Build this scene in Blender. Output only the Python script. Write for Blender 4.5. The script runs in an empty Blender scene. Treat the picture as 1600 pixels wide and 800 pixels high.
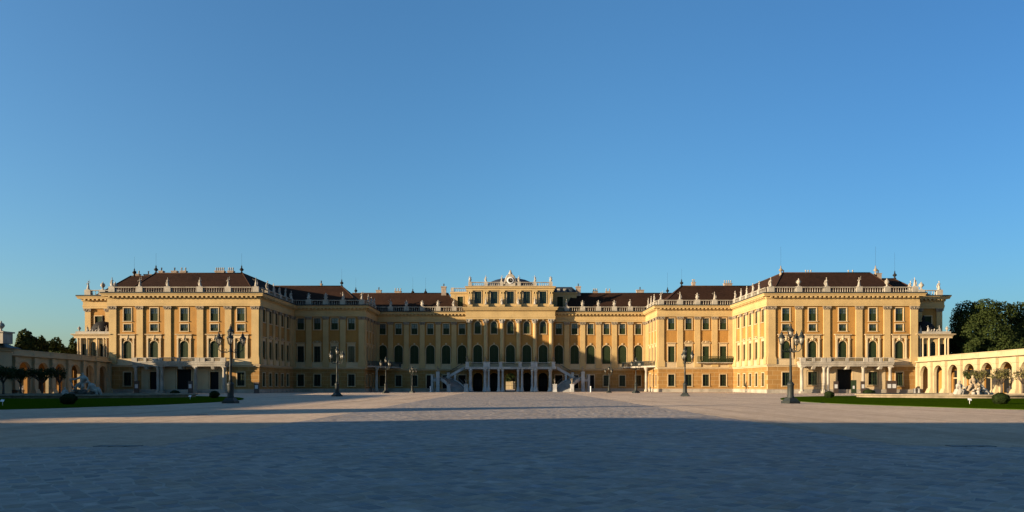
import bpy, bmesh, math, random
import numpy as np
from mathutils import Vector, Matrix, noise as mnoise
R = math.radians
rnd = random.Random(7)
SC = bpy.context.scene
COL = SC.collection

# ------------------------------------------------------------------ helpers
def tag(o, label=None, cat=None, group=None, kind=None):
    if label: o['label'] = label
    if cat: o['category'] = cat
    if group: o['group'] = group
    if kind: o['kind'] = kind
    return o

def empty(name, loc=(0, 0, 0), label=None, cat=None, group=None, rz=0):
    o = bpy.data.objects.new(name, None)
    COL.objects.link(o)
    o.location = loc
    o.rotation_euler = (0, 0, rz)
    o.empty_display_size = 0.3
    return tag(o, label, cat, group)

WLOC = {}
def put(o, parent, wloc, rz=0):
    """place o at a world position under an unrotated parent"""
    if parent is not None:
        o.parent = parent
        b = wpos(parent)
        o.location = (wloc[0] - b[0], wloc[1] - b[1], wloc[2] - b[2])
        o.rotation_euler = (0, 0, rz - wrot(parent))
        if wrot(parent):
            v = Matrix.Rotation(-wrot(parent), 3, 'Z') @ Vector(o.location)
            o.location = v
    else:
        o.location = wloc
        o.rotation_euler = (0, 0, rz)
    return o
def wrot(o):
    a = 0
    while o is not None:
        a += o.rotation_euler.z; o = o.parent
    return a
def wpos(o):
    p = Vector(o.location)
    while o.parent is not None:
        o = o.parent
        p = Matrix.Rotation(o.rotation_euler.z, 3, 'Z') @ p + Vector(o.location)
    return p

class MB:
    def __init__(s):
        s.v = []; s.f = []; s.mi = []; s.M = None; s.m = 0; s.sm = []; s.smooth = False
    def _av(s, pts):
        b = len(s.v)
        if s.M is not None:
            pts = [s.M @ Vector(p) for p in pts]
        s.v.extend([tuple(p) for p in pts])
        return b
    def _af(s, fs, smooth=None):
        sm = s.smooth if smooth is None else smooth
        s.f.extend(fs); s.mi.extend([s.m] * len(fs)); s.sm.extend([sm] * len(fs))
    def box(s, x0, x1, y0, y1, z0, z1):
        b = s._av([(x0, y0, z0), (x1, y0, z0), (x1, y1, z0), (x0, y1, z0), (x0, y0, z1), (x1, y0, z1), (x1, y1, z1), (x0, y1, z1)])
        s._af([(b, b+3, b+2, b+1), (b+4, b+5, b+6, b+7), (b, b+1, b+5, b+4), (b+1, b+2, b+6, b+5), (b+2, b+3, b+7, b+6), (b+3, b, b+4, b+7)], False)
    def frustum(s, r0, z0, r1, z1):
        x0, x1, y0, y1 = r0; X0, X1, Y0, Y1 = r1
        b = s._av([(x0, y0, z0), (x1, y0, z0), (x1, y1, z0), (x0, y1, z0), (X0, Y0, z1), (X1, Y0, z1), (X1, Y1, z1), (X0, Y1, z1)])
        s._af([(b, b+3, b+2, b+1), (b+4, b+5, b+6, b+7), (b, b+1, b+5, b+4), (b+1, b+2, b+6, b+5), (b+2, b+3, b+7, b+6), (b+3, b, b+4, b+7)], False)
    def prism(s, poly, y0, y1):
        """polygon in (x,z) extruded along y"""
        n = len(poly)
        b = s._av([(p[0], y0, p[1]) for p in poly] + [(p[0], y1, p[1]) for p in poly])
        s._af([tuple(range(b, b+n)), tuple(range(b+2*n-1, b+n-1, -1))] + [(b+i, b+n+i, b+n+(i+1) % n, b+(i+1) % n) for i in range(n)], False)
    def slab(s, poly, z0, z1):
        n = len(poly)
        b = s._av([(p[0], p[1], z0) for p in poly] + [(p[0], p[1], z1) for p in poly])
        s._af([tuple(range(b+n-1, b-1, -1)), tuple(range(b+n, b+2*n))] + [(b+i, b+(i+1) % n, b+n+(i+1) % n, b+n+i) for i in range(n)], False)
    def lathe(s, prof, segs=12, c=(0, 0, 0), sx=1, sy=1, smooth=True, a0=0):
        b0 = len(s.v)
        pts = []
        for (r, z) in prof:
            for k in range(segs):
                a = a0 + 2*math.pi*k/segs
                pts.append((c[0]+r*math.cos(a)*sx, c[1]+r*math.sin(a)*sy, c[2]+z))
        b = s._av(pts)
        fs = []
        for i in range(len(prof)-1):
            for k in range(segs):
                k2 = (k+1) % segs
                fs.append((b+i*segs+k, b+i*segs+k2, b+(i+1)*segs+k2, b+(i+1)*segs+k))
        s._af(fs, smooth)
        s._af([tuple(range(b+segs-1, b-1, -1)), tuple(range(b+(len(prof)-1)*segs, b+len(prof)*segs))], False)
    def tube(s, pts, rad, segs=8, smooth=True, flat=1.0):
        pts = [Vector(p) for p in pts]
        n = len(pts)
        if not isinstance(rad, (list, tuple)): rad = [rad]*n
        rings = []
        ref = None
        for i, p in enumerate(pts):
            t = (pts[min(i+1, n-1)] - pts[max(i-1, 0)]).normalized()
            if ref is None:
                ref = Vector((0, 0, 1)) if abs(t.z) < .9 else Vector((1, 0, 0))
            x = t.cross(ref)
            if x.length < 1e-4: x = t.cross(Vector((0, 1, 0)))
            x.normalize(); y = t.cross(x).normalized(); ref = -y if False else ref
            rings += [p + rad[i]*(math.cos(2*math.pi*k/segs)*x + flat*math.sin(2*math.pi*k/segs)*y) for k in range(segs)]
        b = s._av(rings)
        fs = []
        for i in range(n-1):
            for k in range(segs):
                k2 = (k+1) % segs
                fs.append((b+i*segs+k, b+i*segs+k2, b+(i+1)*segs+k2, b+(i+1)*segs+k))
        s._af(fs, smooth)
        s._af([tuple(range(b+segs-1, b-1, -1)), tuple(range(b+(n-1)*segs, b+n*segs))], False)
    def ball(s, c, r, segs=10, rings=6):
        if not isinstance(r, (tuple, list)): r = (r, r, r)
        prof = [(math.sin(math.pi*i/rings), -math.cos(math.pi*i/rings)) for i in range(rings+1)]
        prof[0] = (.02, -1); prof[-1] = (.02, 1)
        M0 = s.M
        L = Matrix.Translation(Vector(c)) @ Matrix.Diagonal((r[0], r[1], r[2], 1))
        s.M = (M0 @ L) if M0 is not None else L
        s.lathe(prof, segs)
        s.M = M0
    def sweep(s, path, prof, closed_path=False):
        """profile [(d,z)] swept along plan path; d is to the right-hand side of travel; mitred"""
        n = len(path); P = [Vector(p) for p in path]
        nr = []
        for i in range(n-1):
            t = (P[i+1]-P[i]).normalized(); nr.append(Vector((t.y, -t.x)))
        pts = []
        for i in range(n):
            if i == 0: m = nr[0]
            elif i == n-1: m = nr[-1]
            else:
                a, c = nr[i-1], nr[i]
                m = (a+c)/(1+a.dot(c))
            for (d, z) in prof:
                q = P[i] + m*d
                pts.append((q.x, q.y, z))
        b = s._av(pts); k = len(prof)
        fs = []
        for i in range(n-1):
            for j in range(k):
                j2 = (j+1) % k
                fs.append((b+i*k+j, b+(i+1)*k+j, b+(i+1)*k+j2, b+i*k+j2))
        fs.append(tuple(range(b, b+k))); fs.append(tuple(range(b+(n-1)*k+k-1, b+(n-1)*k-1, -1)))
        s._af(fs, False)
    def mesh(s, name, mats, fix=True):
        me = bpy.data.meshes.new(name)
        me.from_pydata(s.v, [], s.f)
        for m in (mats if isinstance(mats, (list, tuple)) else [mats]): me.materials.append(m)
        me.polygons.foreach_set('material_index', s.mi)
        me.polygons.foreach_set('use_smooth', s.sm)
        if fix:
            bm = bmesh.new(); bm.from_mesh(me)
            bmesh.ops.recalc_face_normals(bm, faces=bm.faces)
            bm.to_mesh(me); bm.free()
        me.update()
        return me
    def build(s, name, mats, parent=None, wloc=(0, 0, 0), rz=0, fix=True):
        return put(link(name, s.mesh(name, mats, fix)), parent, wloc, rz)

def link(name, me):
    o = bpy.data.objects.new(name, me)
    COL.objects.link(o)
    return o

def remeshed(name, mb, mat, voxel):
    me0 = mb.mesh(name + '_src', mat)
    o = bpy.data.objects.new('tmp', me0); COL.objects.link(o)
    m = o.modifiers.new('r', 'REMESH'); m.mode = 'VOXEL'; m.voxel_size = voxel; m.use_smooth_shade = True
    sm = o.modifiers.new('s', 'SMOOTH'); sm.factor = .5; sm.iterations = 2
    dg = bpy.context.evaluated_depsgraph_get(); dg.update()
    me = bpy.data.meshes.new_from_object(o.evaluated_get(dg))
    me.name = name
    if not me.materials: me.materials.append(mat)
    bpy.data.objects.remove(o)
    return me

# ------------------------------------------------------------------ materials
def nodes(name):
    m = bpy.data.materials.new(name); m.use_nodes = True
    nt = m.node_tree; b = nt.nodes['Principled BSDF']
    return m, nt, b
def N(nt, t, **kw):
    n = nt.nodes.new(t)
    for k, v in kw.items():
        if k in n.inputs.keys(): n.inputs[k].default_value = v
        else: setattr(n, k, v)
    return n
def rgb(c): return (c[0], c[1], c[2], 1)
def mixc(nt, fac, a, b, mode='MIX'):
    n = nt.nodes.new('ShaderNodeMix'); n.data_type = 'RGBA'; n.blend_type = mode
    for s, v in ((0, fac), (6, a), (7, b)):
        if hasattr(v, 'links'): nt.links.new(v, n.inputs[s])
        elif isinstance(v, (int, float)): n.inputs[s].default_value = v
        else: n.inputs[s].default_value = rgb(v)
    return n.outputs[2]
def coords(nt, kind='Object', scale=(1, 1, 1), rot=(0, 0, 0)):
    tc = nt.nodes.new('ShaderNodeTexCoord'); mp = nt.nodes.new('ShaderNodeMapping')
    if kind == 'World':
        g = nt.nodes.new('ShaderNodeNewGeometry'); nt.links.new(g.outputs['Position'], mp.inputs[0])
    else: nt.links.new(tc.outputs[kind], mp.inputs[0])
    mp.inputs['Scale'].default_value = scale; mp.inputs['Rotation'].default_value = rot
    return mp.outputs[0]
def noise(nt, vec, scale, detail=4, rough=.55):
    n = N(nt, 'ShaderNodeTexNoise', Scale=scale, Detail=detail, Roughness=rough)
    nt.links.new(vec, n.inputs['Vector']); return n.outputs['Fac']
def ramp(nt, fac, a, b):
    n = nt.nodes.new('ShaderNodeMapRange'); n.inputs[1].default_value = a; n.inputs[2].default_value = b
    nt.links.new(fac, n.inputs[0]); return n.outputs[0]
def bump(nt, b, h, strength, dist):
    n = N(nt, 'ShaderNodeBump', Strength=strength, Distance=dist)
    nt.links.new(h, n.inputs['Height']); nt.links.new(n.outputs[0], b.inputs['Normal'])

def plaster(name, col, dark=.72, rough=.85, scale=.35, streak=.25, bmp=.012):
    """painted plaster or stone with weather streaks"""
    m, nt, b = nodes(name)
    v = coords(nt, 'World')
    n1 = noise(nt, v, scale, 6)
    vs = coords(nt, 'World', (2.2, 2.2, .18))
    n2 = noise(nt, vs, 1.0, 4)
    c = mixc(nt, ramp(nt, n1, .38, .68), tuple(x*1.06 for x in col), tuple(x*dark for x in col))
    f = nt.nodes.new('ShaderNodeMath'); f.operation = 'MULTIPLY'; f.inputs[1].default_value = streak
    nt.links.new(ramp(nt, n2, .5, .75), f.inputs[0])
    c = mixc(nt, f.outputs[0], c, tuple(x*.5 for x in col))
    nt.links.new(c, b.inputs['Base Color']); b.inputs['Roughness'].default_value = rough
    b.inputs['Specular IOR Level'].default_value = .25
    bump(nt, b, noise(nt, v, 9, 3), .4, bmp)
    return m

def rustic(name, col, joint, bw, bh, jw=.03):
    """plaster ruled into blocks with pale joints (local x/z of the facade)"""
    m, nt, b = nodes(name)
    tc = nt.nodes.new('ShaderNodeTexCoord')
    sp = nt.nodes.new('ShaderNodeSeparateXYZ'); cb = nt.nodes.new('ShaderNodeCombineXYZ')
    nt.links.new(tc.outputs['Object'], sp.inputs[0])
    nt.links.new(sp.outputs[0], cb.inputs[0]); nt.links.new(sp.outputs[2], cb.inputs[1])
    br = N(nt, 'ShaderNodeTexBrick', Scale=1.0)
    br.inputs['Mortar Size'].default_value = jw; br.inputs['Brick Width'].default_value = bw; br.inputs['Row Height'].default_value = bh
    br.inputs['Mortar Smooth'].default_value = .3
    nt.links.new(cb.outputs[0], br.inputs[0])
    br.inputs['Color1'].default_value = rgb(col); br.inputs['Color2'].default_value = rgb(tuple(x*.86 for x in col)); br.inputs['Mortar'].default_value = rgb(joint)
    v = coords(nt, 'World'); n1 = noise(nt, v, .4, 6)
    c = mixc(nt, ramp(nt, n1, .4, .7), br.outputs['Color'], (.74, .72, .7), 'MULTIPLY')
    cc = mixc(nt, .0, c, c)
    nt.links.new(c, b.inputs['Base Color']); b.inputs['Roughness'].default_value = .9
    b.inputs['Specular IOR Level'].default_value = .2
    bump(nt, b, br.outputs['Fac'], -.5, .03)
    return m

M = {}
M['ochre'] = plaster('ochre_plaster', (.295, .150, .036), .84)
M['rustic'] = rustic('ruled_ochre_plaster', (.28, .150, .044), (.37, .265, .13), 2.1, .95)
M['cream'] = plaster('cream_yellow_paint', (.375, .262, .116), .88, streak=.18)
M['pale'] = plaster('pale_cream_paint', (.41, .31, .18), .87, streak=.2)
M['stone'] = plaster('white_grey_stone', (.31, .275, .22), .66, streak=.4, scale=.6)
M['statue'] = plaster('statue_limestone', (.33, .295, .24), .55, streak=.45, scale=1.6)
M['capital'] = plaster('weathered_capital_stone', (.23, .185, .13), .55, streak=.4, scale=1.8)
M['white_stone'] = plaster('white_lime_stone', (.40, .39, .37), .72, streak=.3, scale=.7)
M['basin'] = plaster('tan_basin_stone', (.24, .19, .125), .6, streak=.5, scale=.9)
M['darkrock'] = plaster('dark_rock', (.09, .075, .055), .45, streak=.2, scale=2.2, bmp=.05)  # darker rock colour, used for the left fountain only
M['moss'] = plaster('mossy_flashing', (.03, .032, .026), .6)
M['arcade'] = plaster('arcade_cream_plaster', (.36, .285, .165), .86, streak=.2)

def simple(name, col, rough=.5, metal=0, spec=.5, var=.25, scale=3):
    m, nt, b = nodes(name)
    v = coords(nt, 'World')
    c = mixc(nt, ramp(nt, noise(nt, v, scale, 4), .35, .7), col, tuple(x*(1-var) for x in col))
    nt.links.new(c, b.inputs['Base Color'])
    b.inputs['Roughness'].default_value = rough; b.inputs['Metallic'].default_value = metal
    b.inputs['Specular IOR Level'].default_value = spec
    return m
M['green'] = simple('dark_green_joinery', (.022, .038, .016), .6, 0, .2)
M['shutter'] = simple('green_shutter', (.020, .031, .012), .7, 0, .12)
M['door'] = simple('black_green_door', (.008, .009, .009), .7, 0, .1)
M['dark'] = simple('dark_interior', (.006, .006, .006), .9)
M['iron'] = simple('black_green_iron', (.020, .026, .024), .5, 0)
M['lampiron'] = simple('lamp_green_iron', (.018, .022, .019), .6, 0, .3)
M['copper'] = simple('dark_copper', (.014, .013, .012), .75, 0, .12)
M['bluecopper'] = simple('slate_blue_copper', (.022, .028, .038), .6, 0, .25)
M['verdigris'] = simple('green_copper_edge', (.03, .06, .052), .6)
M['white'] = simple('white_paint', (.6, .59, .57), .5, var=.1)
M['paper'] = simple('paper_sheet', (.42, .42, .41), .7, var=.12, scale=12)
M['board'] = simple('brown_board', (.045, .030, .022), .5)
M['brickchim'] = plaster('chimney_render', (.28, .22, .17), .6, streak=.4, scale=1.5)
M['soot'] = simple('sooty_metal', (.03, .028, .028), .7)
M['bark'] = simple('bark', (.06, .045, .032), .9)
M['water'] = simple('pool_water', (.02, .03, .03), .06, spec=.5)
M['rock'] = plaster('fountain_rock', (.30, .225, .14), .45, streak=.2, scale=2.2, bmp=.05)
M['step'] = plaster('grey_step_stone', (.20, .195, .185), .7)

def glass(name, col, rough):
    m, nt, b = nodes(name)
    v = coords(nt, 'World')
    nt.links.new(mixc(nt, noise(nt, v, .9, 2), col, tuple(x*.5 for x in col)), b.inputs['Base Color'])
    b.inputs['Roughness'].default_value = rough; b.inputs['Specular IOR Level'].default_value = .5
    bump(nt, b, noise(nt, v, 1.3, 2), .12, .05)
    return m
M['pane'] = glass('window_glass', (.010, .016, .016), .06)
M['pane'].node_tree.nodes['Principled BSDF'].inputs['Specular IOR Level'].default_value = .3
M['palepane'] = glass('pale_reflection_glass', (.10, .12, .12), .12)  # pale colour paints the reflection seen in the upper and mezzanine panes
def lampglass():
    m, nt, b = nodes('lantern_glass')
    b.inputs['Base Color'].default_value = (.32, .29, .23, 1); b.inputs['Roughness'].default_value = .2
    b.inputs['Alpha'].default_value = .55
    return m
M['lampglass'] = lampglass()

def roofmat():
    m, nt, b = nodes('brown_roof_tiles')
    v = coords(nt, 'World')
    w = N(nt, 'ShaderNodeTexWave', Scale=1.5, Distortion=.6); w.wave_type = 'BANDS'; w.bands_direction = 'Z'
    w.inputs['Detail'].default_value = 2
    nt.links.new(v, w.inputs['Vector'])
    vv = coords(nt, 'World', (2.6, 2.6, 4.0))
    vo = N(nt, 'ShaderNodeTexVoronoi', Scale=1.0); nt.links.new(vv, vo.inputs['Vector'])
    c = mixc(nt, ramp(nt, noise(nt, v, .28, 6), .35, .7), (.026, .0125, .0072), (.016, .0082, .0052))
    sp = nt.nodes.new('ShaderNodeSeparateColor'); nt.links.new(vo.outputs['Color'], sp.inputs[0])
    c = mixc(nt, ramp(nt, sp.outputs[0], 0, 2.2), c, (.04, .02, .012))
    nt.links.new(c, b.inputs['Base Color']); b.inputs['Roughness'].default_value = .85
    b.inputs['Specular IOR Level'].default_value = .06
    bump(nt, b, w.outputs['Fac'], .5, .04)
    return m
M['roof'] = roofmat()
M['roof_ridge'] = simple('ridge_tiles', (.045, .024, .015), .85, 0, .06, .4, 2)

def gravelmat():
    m, nt, b = nodes('fine_gravel')
    v = coords(nt, 'World')
    big = noise(nt, v, .12, 6); fine = noise(nt, v, 14, 5, .7); mid = noise(nt, v, 1.7, 5, .65)
    c = mixc(nt, ramp(nt, big, .35, .65), (.61, .47, .345), (.52, .40, .295))
    c = mixc(nt, ramp(nt, mid, .35, .7), c, (.74, .73, .72), 'MULTIPLY')
    c = mixc(nt, ramp(nt, fine, .35, .75), c, (.7, .69, .67), 'MULTIPLY')
    vt = coords(nt, 'World', (.55, .03, 1), (0, 0, R(-14)))
    c = mixc(nt, ramp(nt, noise(nt, vt, 1.0, 5, .6), .5, .66), c, (.84, .83, .81), 'MULTIPLY')
    vt2 = coords(nt, 'World', (.9, .022, 1), (0, 0, R(24)))
    c = mixc(nt, ramp(nt, noise(nt, vt2, 1.0, 4, .6), .56, .64), c, (.88, .87, .86), 'MULTIPLY')
    st = N(nt, 'ShaderNodeTexVoronoi', Scale=2.6); st.feature = 'F1'; nt.links.new(v, st.inputs['Vector'])
    c = mixc(nt, ramp(nt, st.outputs['Distance'], .13, .06), c, (.62, .6, .58), 'MULTIPLY')
    nt.links.new(c, b.inputs['Base Color']); b.inputs['Roughness'].default_value = .95
    b.inputs['Specular IOR Level'].default_value = .03
    bump(nt, b, fine, 1.0, .08)
    return m
M['gravel'] = gravelmat()

def cobblemat():
    m, nt, b = nodes('granite_setts')
    at = nt.nodes.new('ShaderNodeAttribute'); at.attribute_name = 'tint'
    v = coords(nt, 'World')
    c = mixc(nt, ramp(nt, noise(nt, v, 4, 6, .7), .3, .75), at.outputs['Color'], (.62, .62, .62), 'MULTIPLY')
    c = mixc(nt, ramp(nt, noise(nt, v, .35, 5), .4, .7), c, (.80, .79, .78), 'MULTIPLY')
    nt.links.new(c, b.inputs['Base Color']); b.inputs['Roughness'].default_value = .7
    b.inputs['Specular IOR Level'].default_value = .3
    bump(nt, b, noise(nt, v, 11, 5, .7), .8, .009)
    return m
M['cobble'] = cobblemat()

def lawnmat():
    m, nt, b = nodes('mown_grass')
    v = coords(nt, 'World')
    c = mixc(nt, ramp(nt, noise(nt, v, .5, 6), .35, .65), (.030, .058, .002), (.042, .068, .003))
    c = mixc(nt, ramp(nt, noise(nt, v, 9, 5, .7), .35, .7), c, (.55, .6, .5), 'MULTIPLY')
    nt.links.new(c, b.inputs['Base Color']); b.inputs['Roughness'].default_value = .9
    b.inputs['Specular IOR Level'].default_value = 0
    bump(nt, b, noise(nt, v, 16, 4, .7), 1, .05)
    return m
M['lawn'] = lawnmat()

def leafmat(name, a, c2):
    m, nt, b = nodes(name)
    v = coords(nt, 'World')
    oi = nt.nodes.new('ShaderNodeNewGeometry')
    c = mixc(nt, oi.outputs['Random Per Island'], a, c2)
    c = mixc(nt, ramp(nt, noise(nt, v, .5, 4), .4, .65), c, (.7, .75, .7), 'MULTIPLY')
    nt.links.new(c, b.inputs['Base Color']); b.inputs['Roughness'].default_value = .75
    b.inputs['Specular IOR Level'].default_value = .06
    return m
M['leaf'] = leafmat('tree_leaves', (.016, .025, .006), (.030, .039, .010))
M['leafdark'] = leafmat('dark_tree_leaves', (.018, .030, .008), (.036, .048, .013))
M['box'] = leafmat('box_hedge_leaves', (.009, .016, .004), (.018, .027, .007))
M['sparse'] = leafmat('dry_pollard_leaves', (.060, .060, .020), (.10, .085, .030))

# ------------------------------------------------------------------ camera, light, sky
FPX, HZ, EYE = 1067.0, 601.0, 1.8
cam = bpy.data.cameras.new('camera'); cam_o = bpy.data.objects.new('camera', cam); COL.objects.link(cam_o)
cam.sensor_width = 36; cam.lens = 36*FPX/1600; cam.shift_y = (HZ-400)/1600.0
cam.clip_end = 6000; cam.clip_start = .1
cam_o.location = (0, 0, EYE); cam_o.rotation_euler = (R(90), 0, 0)
SC.camera = cam_o
SDIR = Vector((-1, -.40, .182)).normalized()          # towards the sun
elev = math.asin(SDIR.z)
sun = bpy.data.lights.new('sun', 'SUN'); sun.energy = 4.4; sun.angle = R(.5); sun.color = (1, .79, .53)
so = bpy.data.objects.new('sun', sun); COL.objects.link(so)
so.rotation_euler = SDIR.to_track_quat('Z', 'Y').to_euler(); so.location = (-60, -40, 60)
w = bpy.data.worlds.new('World'); SC.world = w; w.use_nodes = True
nt = w.node_tree; bg = nt.nodes['Background']
sky = nt.nodes.new('ShaderNodeTexSky'); sky.sky_type = 'NISHITA'; sky.sun_disc = False
sky.sun_elevation = elev; sky.sun_rotation = math.atan2(SDIR.x, SDIR.y)
sky.air_density = 1.25; sky.dust_density = .9; sky.ozone_density = 5.5; sky.altitude = 0
tcw = nt.nodes.new('ShaderNodeTexCoord'); spw = nt.nodes.new('ShaderNodeSeparateXYZ'); nt.links.new(tcw.outputs['Generated'], spw.inputs[0])
fw = ramp(nt, spw.outputs[0], -.65, .65)
crw = nt.nodes.new('ShaderNodeValToRGB'); crw.color_ramp.interpolation = 'EASE'; nt.links.new(fw, crw.inputs[0])
crw.color_ramp.elements[0].color = (.98, .98, .93, 1); crw.color_ramp.elements[1].color = (.56, .67, .73, 1)
ew = crw.color_ramp.elements.new(.5); ew.color = (.88, .96, .93, 1)
nt.links.new(mixc(nt, 1.0, sky.outputs[0], crw.outputs[0], 'MULTIPLY'), bg.inputs[0]); bg.inputs[1].default_value = .084
SC.view_settings.view_transform = 'Standard'; SC.view_settings.look = 'None'
SC.view_settings.gamma = 1; SC.view_settings.exposure = 1.68
SC.view_settings.use_curve_mapping = False

def P(px, y_world):  # x of a photo column at distance y
    return (px-800)*y_world/FPX

# ------------------------------------------------------------------ ground
g = MB(); g.slab([(-1500, -400), (1500, -400), (1500, 2500), (-1500, 2500)], -.5, 0)
tag(g.build('ground', M['gravel']), kind='structure')

def cobbles():
    cell = .30; ang = R(41); ca, sa = math.cos(ang), math.sin(ang)
    def inside(x, y):
        if 2 < y < 19: return abs(x) < 24
        if 19 <= y < 20.5: return abs(x-.6) < 10.8 + 14*(1-(y-19)/1.5)**3
        return y < 172 and abs(x-.6) < 10.9
    V = []; F = []; T = []
    ngrid = int(220/cell)
    jit = {}
    def corner(i, j):
        if (i, j) not in jit:
            jit[(i, j)] = (rnd.uniform(-.24, .24), rnd.uniform(-.24, .24))
        a, b = jit[(i, j)]
        X, Y = (i+a)*cell, (j+b)*cell
        return X*ca-Y*sa, X*sa+Y*ca
    lim = int(190/cell)
    for i in range(-20, lim):
        for j in range(-lim//2-20, lim):
            X, Y = (i+.5)*cell, (j+.5)*cell
            x, y = X*ca-Y*sa, X*sa+Y*ca
            if not (2 < y < 172 and abs(x) < 24 and inside(x, y)): continue
            c = [corner(i, j), corner(i+1, j), corner(i+1, j+1), corner(i, j+1)]
            cx = sum(p[0] for p in c)/4; cy = sum(p[1] for p in c)/4
            h0 = rnd.uniform(.008, .012); tx, ty = rnd.uniform(-.009, .009), rnd.uniform(-.009, .009)
            b = len(V)
            jn = .045*rnd.uniform(.7, 1.3)
            def at(p, k): return (cx+(p[0]-cx)*k, cy+(p[1]-cy)*k)
            for p in c: V.append((p[0], p[1], .004))
            k1 = 1-jn*1.9; k2 = k1-.09
            for p in c:
                q = at(p, k1); V.append((q[0], q[1], .005))
            for p in c:
                q = at(p, k2); V.append((q[0], q[1], max(.006, h0 + (q[0]-cx)*tx + (q[1]-cy)*ty)))
            for q4 in range(4):
                n4 = (q4+1) % 4
                F.append((b+q4, b+n4, b+4+n4, b+4+q4)); F.append((b+4+q4, b+4+n4, b+8+n4, b+8+q4))
            F.append((b+8, b+9, b+10, b+11))
            k = rnd.gauss(1, .14); r0 = rnd.random()
            base = (.295, .245, .20) if r0 < .62 else ((.32, .25, .18) if r0 < .80 else (.22, .205, .195))
            js = rnd.uniform(.85, 1.05)
            T += [(.35*js, .30*js, .24*js, 1)]*8 + [(base[0]*k, base[1]*k, base[2]*k, 1)]*4
    me = bpy.data.meshes.new('cobblestone_paving')
    me.from_pydata(V, [], F); me.materials.append(M['cobble'])
    me.polygons.foreach_set('use_smooth', [False]*len(F))
    at = me.color_attributes.new('tint', 'FLOAT_COLOR', 'POINT')
    at.data.foreach_set('color', np.array(T, dtype=np.float32).ravel())
    me.update()
    tag(link('cobblestone_paving', me), kind='structure')
cobbles()

def lawn_poly(s):
    pts = [(36.5, 49), (33.5, 55), (31.0, 62), (30.3, 70), (31.2, 78), (33.4, 85), (36.5, 92), (41, 99), (48, 105), (56, 108), (66, 107), (76, 100), (78, 60), (78, 40), (60, 38), (46, 40)]
    # smooth
    out = []
    n = len(pts)
    for i in range(n):
        p0, p1, p2, p3 = [Vector(pts[(i+k-1) % n]) for k in range(4)]
        for t in (0, .25, .5, .75):
            q = .5*((2*p1)+(-p0+p2)*t+(2*p0-5*p1+4*p2-p3)*t*t+(-p0+3*p1-3*p2+p3)*t**3)
            out.append((s*q.x, q.y))
    return out
for s, nm in ((-1, 'left'), (1, 'right')):
    b = MB(); b.slab(lawn_poly(s), -.05, .05)
    tag(b.build('lawn', M['lawn']), kind='structure')

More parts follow.
